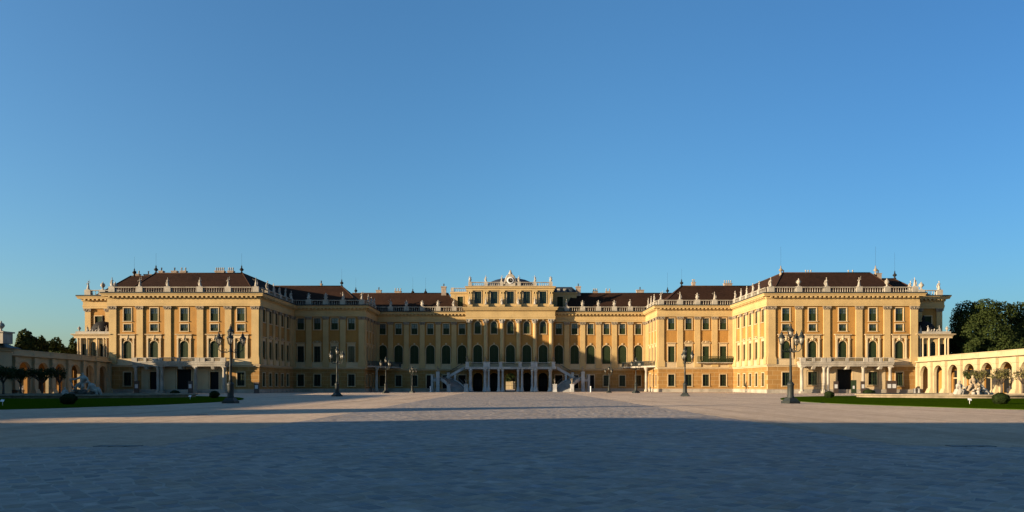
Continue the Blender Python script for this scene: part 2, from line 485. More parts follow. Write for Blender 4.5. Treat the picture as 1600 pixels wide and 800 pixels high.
# ------------------------------------------------------------------ statues (shared meshes)
def statue_mesh(kind):
    b = MB(); b.smooth = True
    b.box(-.32, .32, -.3, .3, 0, .18)
    if kind == 'urn':
        b = MB(); b.box(-.3, .3, -.3, .3, 0, .16)
        b.lathe([(.22, .16), (.16, .3), (.13, .42), (.3, .62), (.48, .9), (.52, 1.1), (.42, 1.2), (.34, 1.28), (.48, 1.36), (.44, 1.42), (.25, 1.5), (.1, 1.66), (.14, 1.74), (.06, 1.86), (.02, 1.95)], 16)
        for sx in (-1, 1):
            b.tube([(sx*.45, 0, 1.25), (sx*.66, 0, 1.15), (sx*.62, 0, .95), (sx*.46, 0, .85)], .05, 6)
        return remeshed('urn_body', b, M['statue'], .035)
    if kind == 'trophy':
        b.lathe([(.3, .18), (.34, .5), (.28, .9), (.3, 1.2), (.2, 1.4)], 12)
        b.ball((0, 0, 1.62), (.18, .18, .22))
        b.tube([(-.55, 0, 1.3), (0, -.1, 1.15), (.55, 0, 1.35)], [.09, .17, .09], 8)
        b.tube([(-.5, .05, .7), (0, .1, 1.0), (.5, .05, .6)], [.1, .15, .1], 8)
        b.ball((.22, -.18, .75), (.26, .12, .3)); b.ball((-.28, -.1, .5), (.2, .2, .24))
        return remeshed('trophy_body', b, M['statue'], .04)
    lean = {'a': .06, 'b': -.08, 'c': .02}[kind]
    # draped lower body with folds
    for k in range(9):
        a = 2*math.pi*k/9 + (.3 if kind == 'b' else 0)
        b.tube([(.20*math.cos(a)*1.1, .17*math.sin(a), .16), (.15*math.cos(a)+lean*.4, .13*math.sin(a), .75), (.10*math.cos(a)+lean, .08*math.sin(a), 1.2)], [.12, .10, .08], 6)
    b.tube([(0, 0, .15), (lean*.5, 0, .7), (lean, 0, 1.15)], [.22, .19, .16], 10)
    b.tube([(lean, 0, 1.1), (lean*.6, -.02, 1.4), (lean*.2, 0, 1.62)], [.17, .2, .14], 10, flat=.72)
    b.tube([(lean*.2, 0, 1.6), (lean*.2, -.02, 1.8)], [.075, .065], 8)
    hx = lean*.2 + (.03 if kind == 'a' else -.02)
    b.ball((hx, -.03, 1.93), (.105, .125, .15))
    b.ball((hx, .03, 1.98), (.12, .12, .13)); b.ball((hx, -.15, 1.91), (.025, .03, .04))
    if kind == 'a':
        b.tube([(-.2, 0, 1.56), (-.4, -.08, 1.35), (-.3, -.25, 1.18)], [.075, .06, .045], 7); b.ball((-.28, -.27, 1.15), .06)
        b.tube([(.22, 0, 1.56), (.44, -.03, 1.75), (.42, -.1, 2.05)], [.075, .06, .045], 7); b.ball((.42, -.1, 2.1), .06)
        b.tube([(.42, -.1, 1.6), (.42, -.1, 2.45)], .03, 6)
    elif kind == 'b':
        b.tube([(-.2, 0, 1.56), (-.36, .02, 1.3), (-.28, -.16, 1.05)], [.075, .06, .045], 7); b.ball((-.27, -.18, 1.02), .06)
        b.tube([(.2, 0, 1.56), (.36, -.05, 1.3), (.12, -.24, 1.28)], [.075, .06, .045], 7); b.ball((.1, -.25, 1.28), .06)
        b.tube([(-.25, .1, 1.5), (-.45, .16, .8), (-.36, .1, .3)], [.09, .14, .12], 7)
    else:
        b.tube([(-.2, 0, 1.56), (-.46, -.05, 1.5), (-.6, -.12, 1.66)], [.075, .06, .045], 7); b.ball((-.62, -.12, 1.7), .06)
        b.tube([(.2, 0, 1.56), (.34, .03, 1.28), (.36, -.08, 1.02)], [.075, .06, .045], 7); b.ball((.36, -.09, .98), .06)
        b.ball((.34, -.02, .62), (.16, .16, .36)); b.tube([(.15, .12, 1.5), (.3, .18, .9), (.3, .12, .3)], [.08, .12, .12], 7)
    return remeshed('statue_body_' + kind, b, M['statue'], .038)
STAT = {k: statue_mesh(k) for k in ('a', 'b', 'c', 'urn', 'trophy')}
WORDS = {'a': 'stone statue raising an arm', 'b': 'draped stone statue', 'c': 'stone statue reaching out', 'urn': 'lidded stone urn', 'trophy': 'stone trophy group'}
ORD = ['first', 'second', 'third', 'fourth', 'fifth', 'sixth', 'seventh', 'eighth', 'ninth', 'tenth']
def statue(kind, x, y, z, rz, where, scale=.93):
    urn = kind == 'urn'; tro = kind == 'trophy'
    o = link('roof_urn' if urn else ('roof_trophy' if tro else 'roof_statue'), STAT[kind])
    o.location = (x, y, z); o.rotation_euler = (0, 0, rz); o.scale = (scale,)*3
    tag(o, WORDS[kind] + ', ' + where, 'urn' if urn else 'statue', 'statues and urns along the palace roof balustrades')
    return o

# ------------------------------------------------------------------ PALACE
PAL = empty('palace', (0, 165, 0), 'long ochre yellow baroque palace with brown roofs around the open courtyard', 'palace')
THK = .5
class Facade:
    def __init__(s, p0, p1):
        s.p0 = Vector(p0); s.p1 = Vector(p1); d = s.p1-s.p0
        s.L = d.length; s.rz = math.atan2(d.y, d.x); s.u = d.normalized()
        s.n = Vector((s.u.y, -s.u.x))
    def w(s, u, d=0, z=0):
        q = s.p0 + s.u*u + s.n*d
        return (q.x, q.y, z)
    def add(s, mb, name, mat, parent=None):
        return mb.build(name, mat, parent or PAL, s.w(0), s.rz)

def arc_pts(u, w, ztop, n=10):
    r = w/2
    return [(u - r*math.cos(math.pi*k/n), ztop - r + r*math.sin(math.pi*k/n)) for k in range(n+1)]

def wall_cells(mb, u0, u1, z0, z1, ops, thick=THK):
    """wall slab with true openings: ops = (u, w, zb, zt, arched)"""
    cols = {}
    for o in ops: cols.setdefault(round(o[0], 3), []).append(o)
    cur = u0
    for u in sorted(cols):
        os_ = sorted(cols[u], key=lambda o: o[2])
        W = max(o[1] for o in os_); a, b = u-W/2, u+W/2
        if a > cur: mb.box(cur, a, 0, thick, z0, z1)
        z = z0
        for (uu, w_, zb, zt, arch) in os_:
            if zb > z: mb.box(a, b, 0, thick, z, zb)
            if w_ < W:
                mb.box(a, u-w_/2, 0, thick, zb, zt); mb.box(u+w_/2, b, 0, thick, zb, zt)
            if arch:
                pts = arc_pts(u, w_, zt, 12)
                mid = len(pts)//2
                mb.prism(pts[:mid+1] + [(u-w_/2, zt)], 0, thick)
                mb.prism(pts[mid:] + [(u+w_/2, zt)], 0, thick)
            z = zt
        if z < z1: mb.box(a, b, 0, thick, z, z1)
        cur = b
    if cur < u1: mb.box(cur, u1, 0, thick, z0, z1)

WIN = {}
def window_meshes(key):
    if key in WIN: return WIN[key]
    w, h, arch, style = key
    hw = w/2
    t = MB()                                  # stone surround
    fw = .17
    if arch:
        inn = arc_pts(0, w, h, 14); r = hw+fw
        out = [(-r*math.cos(math.pi*k/14), h-hw + r*math.sin(math.pi*k/14)) for k in range(15)]
        for k in range(14):
            t.prism([inn[k], inn[k+1], out[k+1], out[k]], -.1, .02)
        t.box(-hw-fw, -hw, -.1, .02, 0, h-hw); t.box(hw, hw+fw, -.1, .02, 0, h-hw)
        t.prism([(-.16, h+fw*.6), (.16, h+fw*.6), (.24, h+.55), (-.24, h+.55)], -.2, -.03)
    else:
        t.box(-hw-fw, -hw, -.1, .02, 0, h+fw); t.box(hw, hw+fw, -.1, .02, 0, h+fw)
        t.box(-hw, hw, -.1, .02, h, h+fw)
    if style in ('sill', 'small', 'ground', 'shut'):
        t.box(-hw-fw-.06, hw+fw+.06, -.2, .03, -.16, 0)
    if style == 'segment':
        t.box(-hw-fw-.06, hw+fw+.06, -.16, .03, -.16, 0)
    if style in ('hood', 'ornament'):
        t.box(-hw-fw, hw+fw, -.07, .03, h+fw, h+.72)
        t.box(-hw-.32, hw+.32, -.34, .02, h+.72, h+.9)
        t.box(-hw-.24, hw+.24, -.22, .02, h+.64, h+.72)
        t.box(-hw-fw-.04, hw+fw+.04, -.16, .03, -.12, 0)
    if style == 'ornament':
        for sx in (-1, 1):
            t.tube([(sx*.95, -.16, h+.95), (sx*.8, -.2, h+1.2), (sx*.42, -.22, h+1.28), (sx*.2, -.2, h+1.08), (sx*.36, -.2, h+.98)], .07, 6)
        t.ball((0, -.16, h+1.12), (.2, .12, .24))
    if style == 'aedicule':
        for sx in (-1, 1):
            x0, x1 = sorted((sx*(hw+.30), sx*(hw+.62)))
            t.box(x0, x1, -.24, .02, 0, h+.55); t.box(x0-.05, x1+.05, -.3, .02, h+.25, h+.5)
            t.box(x0-.05, x1+.05, -.3, .02, 0, .22)
        t.box(-hw-.7, hw+.7, -.12, .02, h+.55, h+1.2)
        t.box(-hw-.95, hw+.95, -.5, .02, h+1.28, h+1.42); t.box(-hw-.82, hw+.82, -.36, .02, h+1.2, h+1.28)
        t.ball((0, -.22, h+.38), (.30, .16, .26)); 
        for sx in (-1, 1): t.ball((sx*.42, -.18, h+.28), (.18, .12, .16))
        t.box(-.14, .14, -.2, .02, h+.6, h+1.2)
    if style == 'arch':
        t.box(-hw-fw-.04, hw+fw+.04, -.16, .03, -.12, 0)
    s = MB()                                   # sash bars
    fz = h
    def bar(x0, x1, z0, z1, d=.04): s.box(x0, x1, .14, .14+d+.05, z0, z1)
    bt = .075
    bar(-hw, -hw+bt, 0, h - (hw if arch else 0)); bar(hw-bt, hw, 0, h - (hw if arch else 0)); bar(-hw+bt, hw-bt, 0, bt)
    bar(-.06, .06, bt, h-bt if not arch else h-.02)
    if not arch: bar(-hw+bt, hw-bt, h-bt, h)
    else:
        inn = arc_pts(0, w, h, 14); ri = hw-bt
        for k in range(14):
            a, c = math.pi*k/14, math.pi*(k+1)/14
            s.prism([inn[k], inn[k+1], (-ri*math.cos(c), h-hw+ri*math.sin(c)), (-ri*math.cos(a), h-hw+ri*math.sin(a))], .14, .22)
        bar(-hw+bt, -.06, h-hw-.06, h-hw+.06); bar(.06, hw-bt, h-hw-.06, h-hw+.06)
    nr = {'small': 2, 'sill': 4, 'ground': 4}.get(style, 5)
    rows = [h*k/nr for k in range(1, nr)]
    top = h-hw if arch else h
    for z in rows:
        if arch and z > top-.2: continue
        for a, c in ((-hw+bt, -.06), (.06, hw-bt)):
            s.box(a, c, .165, .2, z-.02, z+.02)
    for sx in (-1, 1):
        s.box(sx*hw*.52-.016, sx*hw*.52+.016, .168, .198, bt, (h-bt) if not arch else h-hw*.3)
    p = MB()
    if arch:
        pts = [(-hw, 0)] + arc_pts(0, w, h, 14) + [(hw, 0)]
        p.prism(pts, .23, .27)
    else: p.box(-hw, hw, .23, .27, 0, h)
    sh = None
    if style in ('sill', 'small', 'aedicule', 'arch', 'shut', 'segment', 'hood', 'ornament'):
        sh = MB()
        zt = {'sill': .58, 'small': .42, 'aedicule': .99, 'arch': .99, 'shut': 1.0, 'segment': .6, 'hood': .99, 'ornament': .99}[style]*h
        if arch: zt = min(zt, h-hw)
        for a, c in ((-hw+bt, -.07), (.07, hw-bt)):
            n = max(3, int(zt/.16))
            sh.box(a, c, .12, .135, bt, zt)
            for k in range(n):
                z = bt + (zt-bt)*(k+.5)/n
                sh.box(a+.05, c-.05, .1, .122, z-.03, z+.03)
        if arch and style in ('aedicule', 'arch'):
            ri = hw-bt
            for sg in (-1, 1):
                pts = [(sg*.07, h-hw)] + [(sg*max(.07, ri*math.cos(math.pi/2*k/8)), h-hw+ri*math.sin(math.pi/2*k/8)) for k in range(8)] + [(sg*.07, h-.1)]
                sh.prism(pts, .12, .135)
    d = (t.mesh('window', M['pale']), s.mesh('sash', M['green']), p.mesh('pane', M['palepane'] if style in ('sill', 'small') else M['pane']), sh.mesh('shutter', M['shutter']) if sh else None)
    WIN[key] = d
    return d
NAMES = {'sill': 'square_window', 'small': 'mezzanine_window', 'ground': 'barred_window', 'arch': 'arched_window', 'aedicule': 'arched_window', 'hood': 'tall_window', 'ornament': 'tall_window', 'shut': 'shuttered_window', 'segment': 'square_window'}
def place_window(F, u, z, key, parent=None, shutter=True):
    t, s, p, sh = window_meshes(key)
    o = put(link(NAMES[key[3]], t), parent or PAL, F.w(u, 0, z), F.rz)
    for nm, me in (('sash', s), ('pane', p), ('shutter', sh if shutter else None)):
        if me is None: continue
        c = link(nm, me); c.parent = o
    return o

_pil = {}
def pilaster(F, u, w, top=17.6, kind='pil'):
    k = (w, top, kind)
    if k not in _pil:
        a = MB(); hw = w/2
        if kind == 'pil':
            a.box(-hw, hw, -.25, 0, 7.75, top)
            a.box(-hw-.06, hw+.06, -.31, 0, 7.55, 7.75); a.box(-hw-.12, hw+.12, -.38, 0, 7.28, 7.55)
            a.box(-hw-.16, hw+.16, -.42, 0, 6.12, 7.28)
        else:
            a.lathe([(hw, 7.9), (hw*1.02, 10), (hw*.9, top)], 16, (0, -.18, 0))
            a.lathe([(hw*1.25, 7.28), (hw*1.25, 7.5), (hw*1.1, 7.6), (hw*1.15, 7.75), (hw, 7.9)], 16, (0, -.18, 0))
            a.box(-hw-.2, hw+.2, -.85, 0, 6.12, 7.28)
        c = MB()
        if kind == 'pil':
            c.box(-hw-.02, hw+.02, -.30, 0, top, top+.12)
            c.frustum((-hw, hw, -.3, 0), top+.12, (-hw-.1, hw+.1, -.42, 0), top+.55)
            c.box(-hw-.18, hw+.18, -.48, 0, top+.6, top+.75)
            for sx in (-1, 1):
                M0 = Matrix.Translation((sx*(hw+.02), -.36, top+.42)) @ Matrix.Rotation(R(90), 4, 'X'); c.M = M0
                c.lathe([(.2, -.1), (.2, .1)], 10); c.M = None
            c.ball((0, -.4, top+.4), (.16, .1, .2))
            for x in (-.32, .32): c.ball((x*w/1.3, -.34, top+.3), (.13, .1, .2))
        else:
            c.lathe([(hw*.92, top), (hw*.9, top+.15), (hw*1.0, top+.5), (hw*1.3, top+.95)], 14, (0, -.18, 0))
            c.box(-hw*1.4, hw*1.4, -.18-hw*1.4, 0, top+.97, top+1.12)
            for k2 in range(8):
                a2 = math.pi*(k2+.5)/8
                for zz, rr in ((.35, 1.05), (.65, 1.15)):
                    c.ball((hw*rr*math.cos(a2), -.18-hw*rr*math.sin(a2), top+zz), (.14, .14, .18), 6, 4)
            for sx in (-1, 1): c.ball((sx*hw*1.2, -.18-hw*1.1, top+.82), (.17, .17, .17), 8, 5)
        _pil[k] = (a.mesh('pilaster', M['cream']), c.mesh('capital', M['capital' if kind == 'pil' else 'statue']))
    a, c = _pil[k]
    o = put(link('pilaster' if kind == 'pil' else 'column', a), PAL, F.w(u), F.rz)
    cc = link('capital', c); cc.parent = o
    return o

# plan (measured from the photograph, metres)
L3 = Facade((-84.9, 144), (-53.3, 144)); R3 = Facade((53.9, 144), (85.5, 144))
L2 = Facade((-93.0, 148.8), (-84.9, 148.8)); R2 = Facade((85.5, 148.8), (93.7, 148.8))
L4 = Facade((-53.3, 144), (-53.3, 166.3)); R4 = Facade((53.9, 166.3), (53.9, 144))
L5 = Facade((-53.3, 166.3), (-35.9, 166.3)); R5 = Facade((35.6, 166.3), (53.9, 166.3))
L6 = Facade((-35.9, 166.3), (-35.9, 180.7)); R6 = Facade((35.6, 180.7), (35.6, 166.3))
L7 = Facade((-35.9, 180.7), (-11.72, 180.7)); R7 = Facade((10.88, 180.7), (35.6, 180.7))
C8 = Facade((-11.72, 178.6), (10.88, 178.6))
ZG = 5.6                                       # top of the ruled ground storey
WU = (1.62, 2.75, False, 'sill')               # upper windows
WS = (1.62, 1.45, False, 'small')
WA = (1.72, 3.75, True, 'aedicule')
WT = (1.60, 3.85, False, 'hood'); WO = (1.60, 3.85, False, 'ornament')
WG = (1.58, 2.85, False, 'ground')
WC = (2.25, 4.95, True, 'arch')
WN = (1.2, 2.75, False, 'sill')

def facade(F, bays, pils, u0=0, u1=None, ground=None, shut=True):
    """bays: (u, [(z, key)...]); walls with openings, windows, pilasters"""
    u1 = F.L if u1 is None else u1
    ops = []
    for u, ws in bays:
        for (z, key) in ws: ops.append((u, key[0], z, z+key[1], key[2]))
    hi = MB(); wall_cells(hi, u0, u1, ZG, 20.9, [o for o in ops if o[2] > ZG]); F.add(hi, 'wall', M['ochre'])
    gops = [o for o in ops if o[2] < ZG] + (ground or [])
    lo = MB(); wall_cells(lo, u0, u1, 0, ZG, gops); F.add(lo, 'ruled_wall', M['rustic'])
    for u, ws in bays:
        for (z, key) in ws: place_window(F, u, z, key, shutter=shut or key[3] == 'sill')
    for u, w_ in pils: pilaster(F, u, w_)

def door(F, u, w_, h, name='door', mat='door', trim=True):
    d = MB(); d.box(-w_/2, w_/2, .3, .4, 0, h)
    for sx in (-1, 1):
        for k in range(3):
            z0 = .25 + k*(h-.4)/3
            a, b_ = sorted((sx*.08, sx*(w_/2-.1))); d.box(a, b_, .27, .3, z0, z0+(h-.4)/3-.15)
    o = F.add(d, name, M[mat]); o.location = Vector(F.w(u)) - Vector(PAL.location)
    if trim:
        t = MB(); t.box(-w_/2-.25, -w_/2, -.1, .03, 0, h+.25); t.box(w_/2, w_/2+.25, -.1, .03, 0, h+.25); t.box(-w_/2, w_/2, -.1, .03, h, h+.25)
        c = link('door_surround', t.mesh('door_surround', M['pale'])); c.parent = o
    hnd = MB(); hnd.tube([(.1, .24, 1.05), (.1, .2, 1.05), (.22, .2, 1.05)], .02, 6)
    c = link('handle', hnd.mesh('handle', M['capital'])); c.parent = o
    return o

BU = [-11.95, -6.35, 0, 6.35, 11.95]
for side, F in (('left', L3), ('right', R3)):
    m = F.L/2
    bays = []
    for i, b_ in enumerate(BU):
        ws = [(7.28, WA), (13.1, WS), (15.2, WU)]
        if i in (0, 4): ws.append((1.55, WG))
        if side == 'right' and i in (1, 3): ws.append((1.75, (1.9, 2.75, False, 'ground')))
        bays.append((m+b_, ws))
    if side == 'left': gr = [(m-6.35, 1.85, 0, 4.5, False), (m, 3.0, 0, 5.05, False), (m+6.35, 1.85, 0, 4.5, False)]
    else: gr = [(m+.4, 3.1, 0, 5.05, False)]
    facade(F, bays, [(m-15.0, 1.55), (m-9.3, 1.35), (m-3.4, 1.35), (m+3.4, 1.35), (m+9.3, 1.35), (m+15.0, 1.55)], ground=gr)
    if side == 'left':
        door(F, m-6.35, 1.85, 4.5); door(F, m+6.35, 1.85, 4.5); door(F, m, 3.0, 5.05)
    else:
        o = door(F, m+.4, 3.1, 5.05)  # black closed panel stands in for the unlit interior of an open doorway
sideu = [2.6, 6.5, 10.4, 14.3, 18.2]
def std(n, tall='ornament', ground=True, g=WG):
    ws = [(7.28, WO if tall == 'ornament' else WT), (15.2, WU)]
    if ground: ws.append((1.45, g))
    return ws
W4 = [(7.28, (1.5, 3.85, False, 'ornament')), (15.2, (1.5, 2.75, False, 'sill')), (1.45, (1.45, 2.85, False, 'ground'))]
W4h = [(7.28, (1.5, 3.85, False, 'hood')), (15.2, (1.5, 2.75, False, 'sill')), (1.45, (1.45, 2.85, False, 'ground'))]
facade(L4, [(u, W4h if i in (0, 4) else W4) for i, u in enumerate(sideu)], [(.66, 1.3), (4.55, 1.25), (8.45, 1.25), (12.35, 1.25), (16.25, 1.25), (20.2, 1.25), (21.65, 1.2)], u0=THK)
facade(R4, [(F_, W4h if i in (0, 4) else W4) for i, F_ in enumerate([R4.L-u for u in sideu])], [(R4.L-u, w_) for u, w_ in [(.66, 1.3), (4.55, 1.25), (8.45, 1.25), (12.35, 1.25), (16.25, 1.25), (20.2, 1.25), (21.65, 1.2)]], u1=R4.L-THK)
facade(L5, [(u, std(0, 'ornament' if i in (1, 2) else 'hood')) for i, u in enumerate([1.85, 5.9, 10.1, 14.2])], [(.35, .6), (3.85, 1.35), (8.0, 1.35), (12.15, 1.35), (16.7, 1.4)], shut=False)
facade(R5, [(u, std(0, 'ornament' if i in (1, 2) else 'hood')) for i, u in enumerate([3.2, 7.4, 11.6, 15.8])], [(.7, 1.4), (5.3, 1.35), (9.5, 1.35), (13.7, 1.35), (17.7, 1.1)])
W6 = [(7.28, (1.4, 3.85, False, 'hood')), (15.2, WN), (1.45, (1.35, 2.85, False, 'ground'))]
W6b = W6[:2]
facade(L6, [(2.3, W6), (5.8, W6), (9.5, W6b)], [(.68, 1.3), (4.05, 1.2), (7.65, 1.2), (11.4, 1.2), (13.7, 1.2)], u0=THK, ground=[(9.5, 1.7, 0, 4.6, False)])
facade(R6, [(R6.L-2.3, W6), (R6.L-5.8, W6), (R6.L-9.5, W6b)], [(R6.L-u, w_) for u, w_ in [(.68, 1.3), (4.05, 1.2), (7.65, 1.2), (11.4, 1.2), (13.7, 1.2)]], u1=R6.L-THK, ground=[(R6.L-9.5, 1.7, 0, 4.6, False)])
door(L6, 9.5, 1.7, 4.6); door(R6, R6.L-9.5, 1.7, 4.6)
WCU = (1.6, 2.75, False, 'sill'); 
def wing(F, us, pils, doors):
    bays = []
    for u in us:
        ws = [(7.1+.18, WC), (15.1, WCU)]
        if u not in doors: ws.append((1.4, WG))
        bays.append((u, ws))
    facade(F, bays, pils, ground=[(u, 1.9, 0, 4.3, False) for u in doors])
    for u in doors: door(F, u, 1.9, 4.3)
lu = [1.68+4.2*k for k in range(6)]
wing(L7, lu, [(.45, .8)] + [(3.78+4.2*k, 1.3) for k in range(5)], [lu[3], lu[4], lu[5]])
ru = [1.5+4.2*k for k in range(6)]
wing(R7, ru, [(3.6+4.2*k, 1.3) for k in range(5)] + [(24.2, .8)], [ru[0], ru[1], ru[2]])
# set-back outer ends
for F, us, ps in ((L2, [3.0, 7.0], [.7, 5.1]), (R2, [8.2-3.2, 1.2], [8.2-.7, 3.1])):
    facade(F, [(us[0], [(13.6, (1.75, 3.1, False, 'shut'))]), (us[1], [(13.6, (1.3, 3.1, False, 'shut'))])], [(p, 1.25) for p in ps])

# central projection
m = C8.L/2
CU = [-8.56, -4.28, 0, 4.28, 8.56]
hi = MB(); wall_cells(hi, 0, C8.L, ZG, 22.0, [(m+u, 2.3, 7.28, 12.2, True) for u in CU] + [(m+u, 1.62, 15.1, 18.3, True) for u in CU], 2.6)
C8.add(hi, 'wall', M['ochre'])
lo = MB(); wall_cells(lo, 0, C8.L, 0, ZG, [(m+u, 2.5, 0, 4.9, True) for u in CU], 2.6)
C8.add(lo, 'ruled_wall', M['rustic'])
for u in CU:
    place_window(C8, m+u, 7.28, (2.3, 4.92, True, 'arch')); place_window(C8, m+u, 15.1, (1.62, 3.2, True, 'segment'))
for u in (-10.66, -6.42, -2.14, 2.14, 6.42, 10.66): pilaster(C8, m+u, 1.15, 17.75, 'col')
e = MB()
e.sweep([(-11.72, 180.72), (-11.72, 178.6), (10.88, 178.6), (10.88, 180.72)], [(0, 18.88), (.42, 18.88), (.42, 19.3), (.48, 19.35), (.48, 19.6), (.36, 19.65), (.36, 20.85), (.5, 20.95), (.5, 21.15), (.95, 21.3), (.95, 21.6), (1.15, 21.8), (1.15, 22.0), (0, 22.1)])
e.build('entablature', M['cream'], PAL)
e = MB(); e.sweep([(-11.72, 180.72), (-11.72, 178.6), (10.88, 178.6), (10.88, 180.72)], [(-.0, 22.11), (1.17, 22.01), (1.19, 22.06), (0, 22.2)])
e.build('cornice_flashing', M['moss'], PAL)
for i, u in enumerate(CU):
    gt = MB()
    if i == 2:
        for k in range(9): gt.box(-1.2+.3*k-.02, -1.2+.3*k+.02, .9, .94, 0, 3.4)
        for z in (.3, 1.6, 3.4): gt.box(-1.25, 1.25, .89, .95, z-.03, z+.03)
        for k in range(7):
            a = math.pi*(k+.5)/7; gt.tube([(0, .92, 3.45), (1.1*math.cos(a), .92, 3.45+1.1*math.sin(a))], .025, 5)
        nm, mt = 'iron_gate', M['iron']
    else:
        pts = [(-1.25, 0)] + arc_pts(0, 2.5, 4.9, 10) + [(1.25, 0)]
        gt.prism(pts, 1.2, 1.25)
        for sx in (-1, 1): gt.box(min(sx*.06, sx*1.1), max(sx*.06, sx*1.1), 1.16, 1.2, .2, 1.3)
        nm, mt = 'arched_door', M['door']
    o = C8.add(gt, nm, mt); o.location = Vector(C8.w(m+u)) - Vector(PAL.location)
    if nm == 'arched_door':
        pn = MB()
        for sx in (-1, 1): pn.box(min(sx*.12, sx*.95), max(sx*.12, sx*.95), 1.17, 1.2, 1.45, 3.4)
        c = link('pane', pn.mesh('pane', M['dark'])); c.parent = o

# attic storey over the centre
CA = Facade((-11.6, 179.5), (10.76, 179.5)); m = CA.L/2
aw = MB(); wall_cells(aw, 0, CA.L, 22.05, 27.1, [(m+u, 1.85, 23.1, 26.3, False) for u in CU], .6); aw.box(0, CA.L, .62, 8, 22.05, 27.08)
CA.add(aw, 'attic_wall', M['cream'])
AK = (1.85, 3.2, False, 'attic')
NAMES['attic'] = 'attic_window'
for u in CU: place_window(CA, m+u, 23.1, AK)
for u in (-10.6, -6.42, -2.14, 2.14, 6.42, 10.6):
    a = MB(); a.box(-.55, .55, -.28, 0, 22.2, 26.5); a.box(-.68, .68, -.4, 0, 26.1, 26.5); a.box(-.68, .68, -.95, 0, 22.12, 22.75)
    for x in (-.3, .3): a.ball((x, -.32, 25.9), (.16, .12, .22), 6, 4)
    o = CA.add(a, 'pilaster', M['cream']); o.location = Vector(CA.w(m+u)) - Vector(PAL.location)
e = MB(); e.sweep([(-11.6, 187), (-11.6, 179.5), (10.76, 179.5), (10.76, 187)], [(0, 26.52), (.35, 26.52), (.35, 26.95), (.6, 27.1), (.6, 27.35), (.75, 27.5), (.75, 27.6), (0, 27.66)])
e.build('attic_cornice', M['cream'], PAL)

def balusters(mb, p0, p1, z0, h, spacing=.50, r=.10):
    d = Vector((p1[0]-p0[0], p1[1]-p0[1])); n = max(1, int(d.length/spacing))
    for k in range(n):
        q = Vector((p0[0], p0[1])) + d*((k+.5)/n)
        mb.lathe([(r*.8, 0), (r*.7, h*.08), (r, h*.3), (r*.55, h*.62), (r*.5, h*.8), (r*.85, h)], 6, (q.x, q.y, z0))

def balustrade(F, peds, u0, u1, z=21.08, h=1.3, setb=.18, pw=1.3, corner0=0, corner1=0):
    b = MB(); y0, y1 = -.52+setb, -.02+setb
    ym = (y0+y1)/2
    ps = sorted(peds)
    for u in ps: b.box(u-pw/2, u+pw/2, y0-.06, y1+.1, z, z+h+.07)
    ends = [u0] + ps + [u1]
    for a, c in zip(ends[:-1], ends[1:]):
        a2 = a + (pw/2 if a in ps else 0); c2 = c - (pw/2 if c in ps else 0)
        if c2-a2 < .15: continue
        b.box(a2, c2, y0, y1, z, z+.15); b.box(a2, c2, y0-.03, y1+.03, z+h-.16, z+h)
        balusters(b, (a2, ym), (c2, ym), z+.15, h-.31)
    return F.add(b, 'balustrade', M['stone'])

# horizontal mouldings carried round the whole plan
pathL = [(-93, 172), (-93, 148.8), (-84.9, 148.8), (-84.9, 144), (-53.3, 144), (-53.3, 166.3), (-35.9, 166.3), (-35.9, 180.7), (-11.73, 180.7)]
pathR = [(10.89, 180.7), (35.6, 180.7), (35.6, 166.3), (53.9, 166.3), (53.9, 144), (85.5, 144), (85.5, 148.8), (93.7, 148.8), (93.7, 172)]
for path in (pathL, pathR):
    e = MB(); e.sweep(path, [(0, 18.36), (.33, 18.36), (.33, 18.72), (.38, 18.76), (.38, 19.08), (.31, 19.12), (.31, 19.8), (.42, 19.9), (.42, 20.02), (.5, 20.04), (.5, 20.36), (1.08, 20.4), (1.08, 20.62), (1.24, 20.82), (1.24, 20.92), (0, 20.98)])
    for a, c in zip(path[:-1], path[1:]):
        d = Vector((c[0]-a[0], c[1]-a[1])); n = max(1, round(d.length/.92)); t = d.normalized(); nn = Vector((t.y, -t.x)); ang = math.atan2(d.y, d.x)
        for k in range(n):
            q = Vector(a) + d*((k+.5)/n)
            e.M = Matrix.Translation((q.x, q.y, 0)) @ Matrix.Rotation(ang, 4, 'Z')
            e.box(-.2, .2, -1.0, -.45, 20.06, 20.38)
        e.M = None
    e.build('cornice', M['cream'], PAL)
    e = MB(); e.sweep(path, [(0, 20.99), (1.25, 20.93), (1.30, 20.93), (1.30, 21.17), (1.2, 21.2), (.0, 21.07)]); e.build('cornice_flashing', M['moss'], PAL)
    e = MB(); e.sweep(path, [(0, 5.55), (.12, 5.58), (.12, 5.78), (.32, 5.84), (.32, 6.02), (.2, 6.1), (.2, 7.1), (.27, 7.14), (.27, 7.26), (0, 7.27)]); e.build('string_course', M['pale'], PAL)
    e = MB(); e.sweep(path, [(0, 0), (.2, 0), (.2, .72), (.12, .8), (0, .8)]); e.build('plinth', M['stone'], PAL)
e = MB(); e.sweep([(-11.72, 180.6), (-11.72, 178.6), (10.88, 178.6), (10.88, 180.6)], [(0, 5.58), (.2, 5.62), (.2, 7.1), (.27, 7.14), (.27, 7.26), (0, 7.27)]); e.build('string_course', M['pale'], PAL)

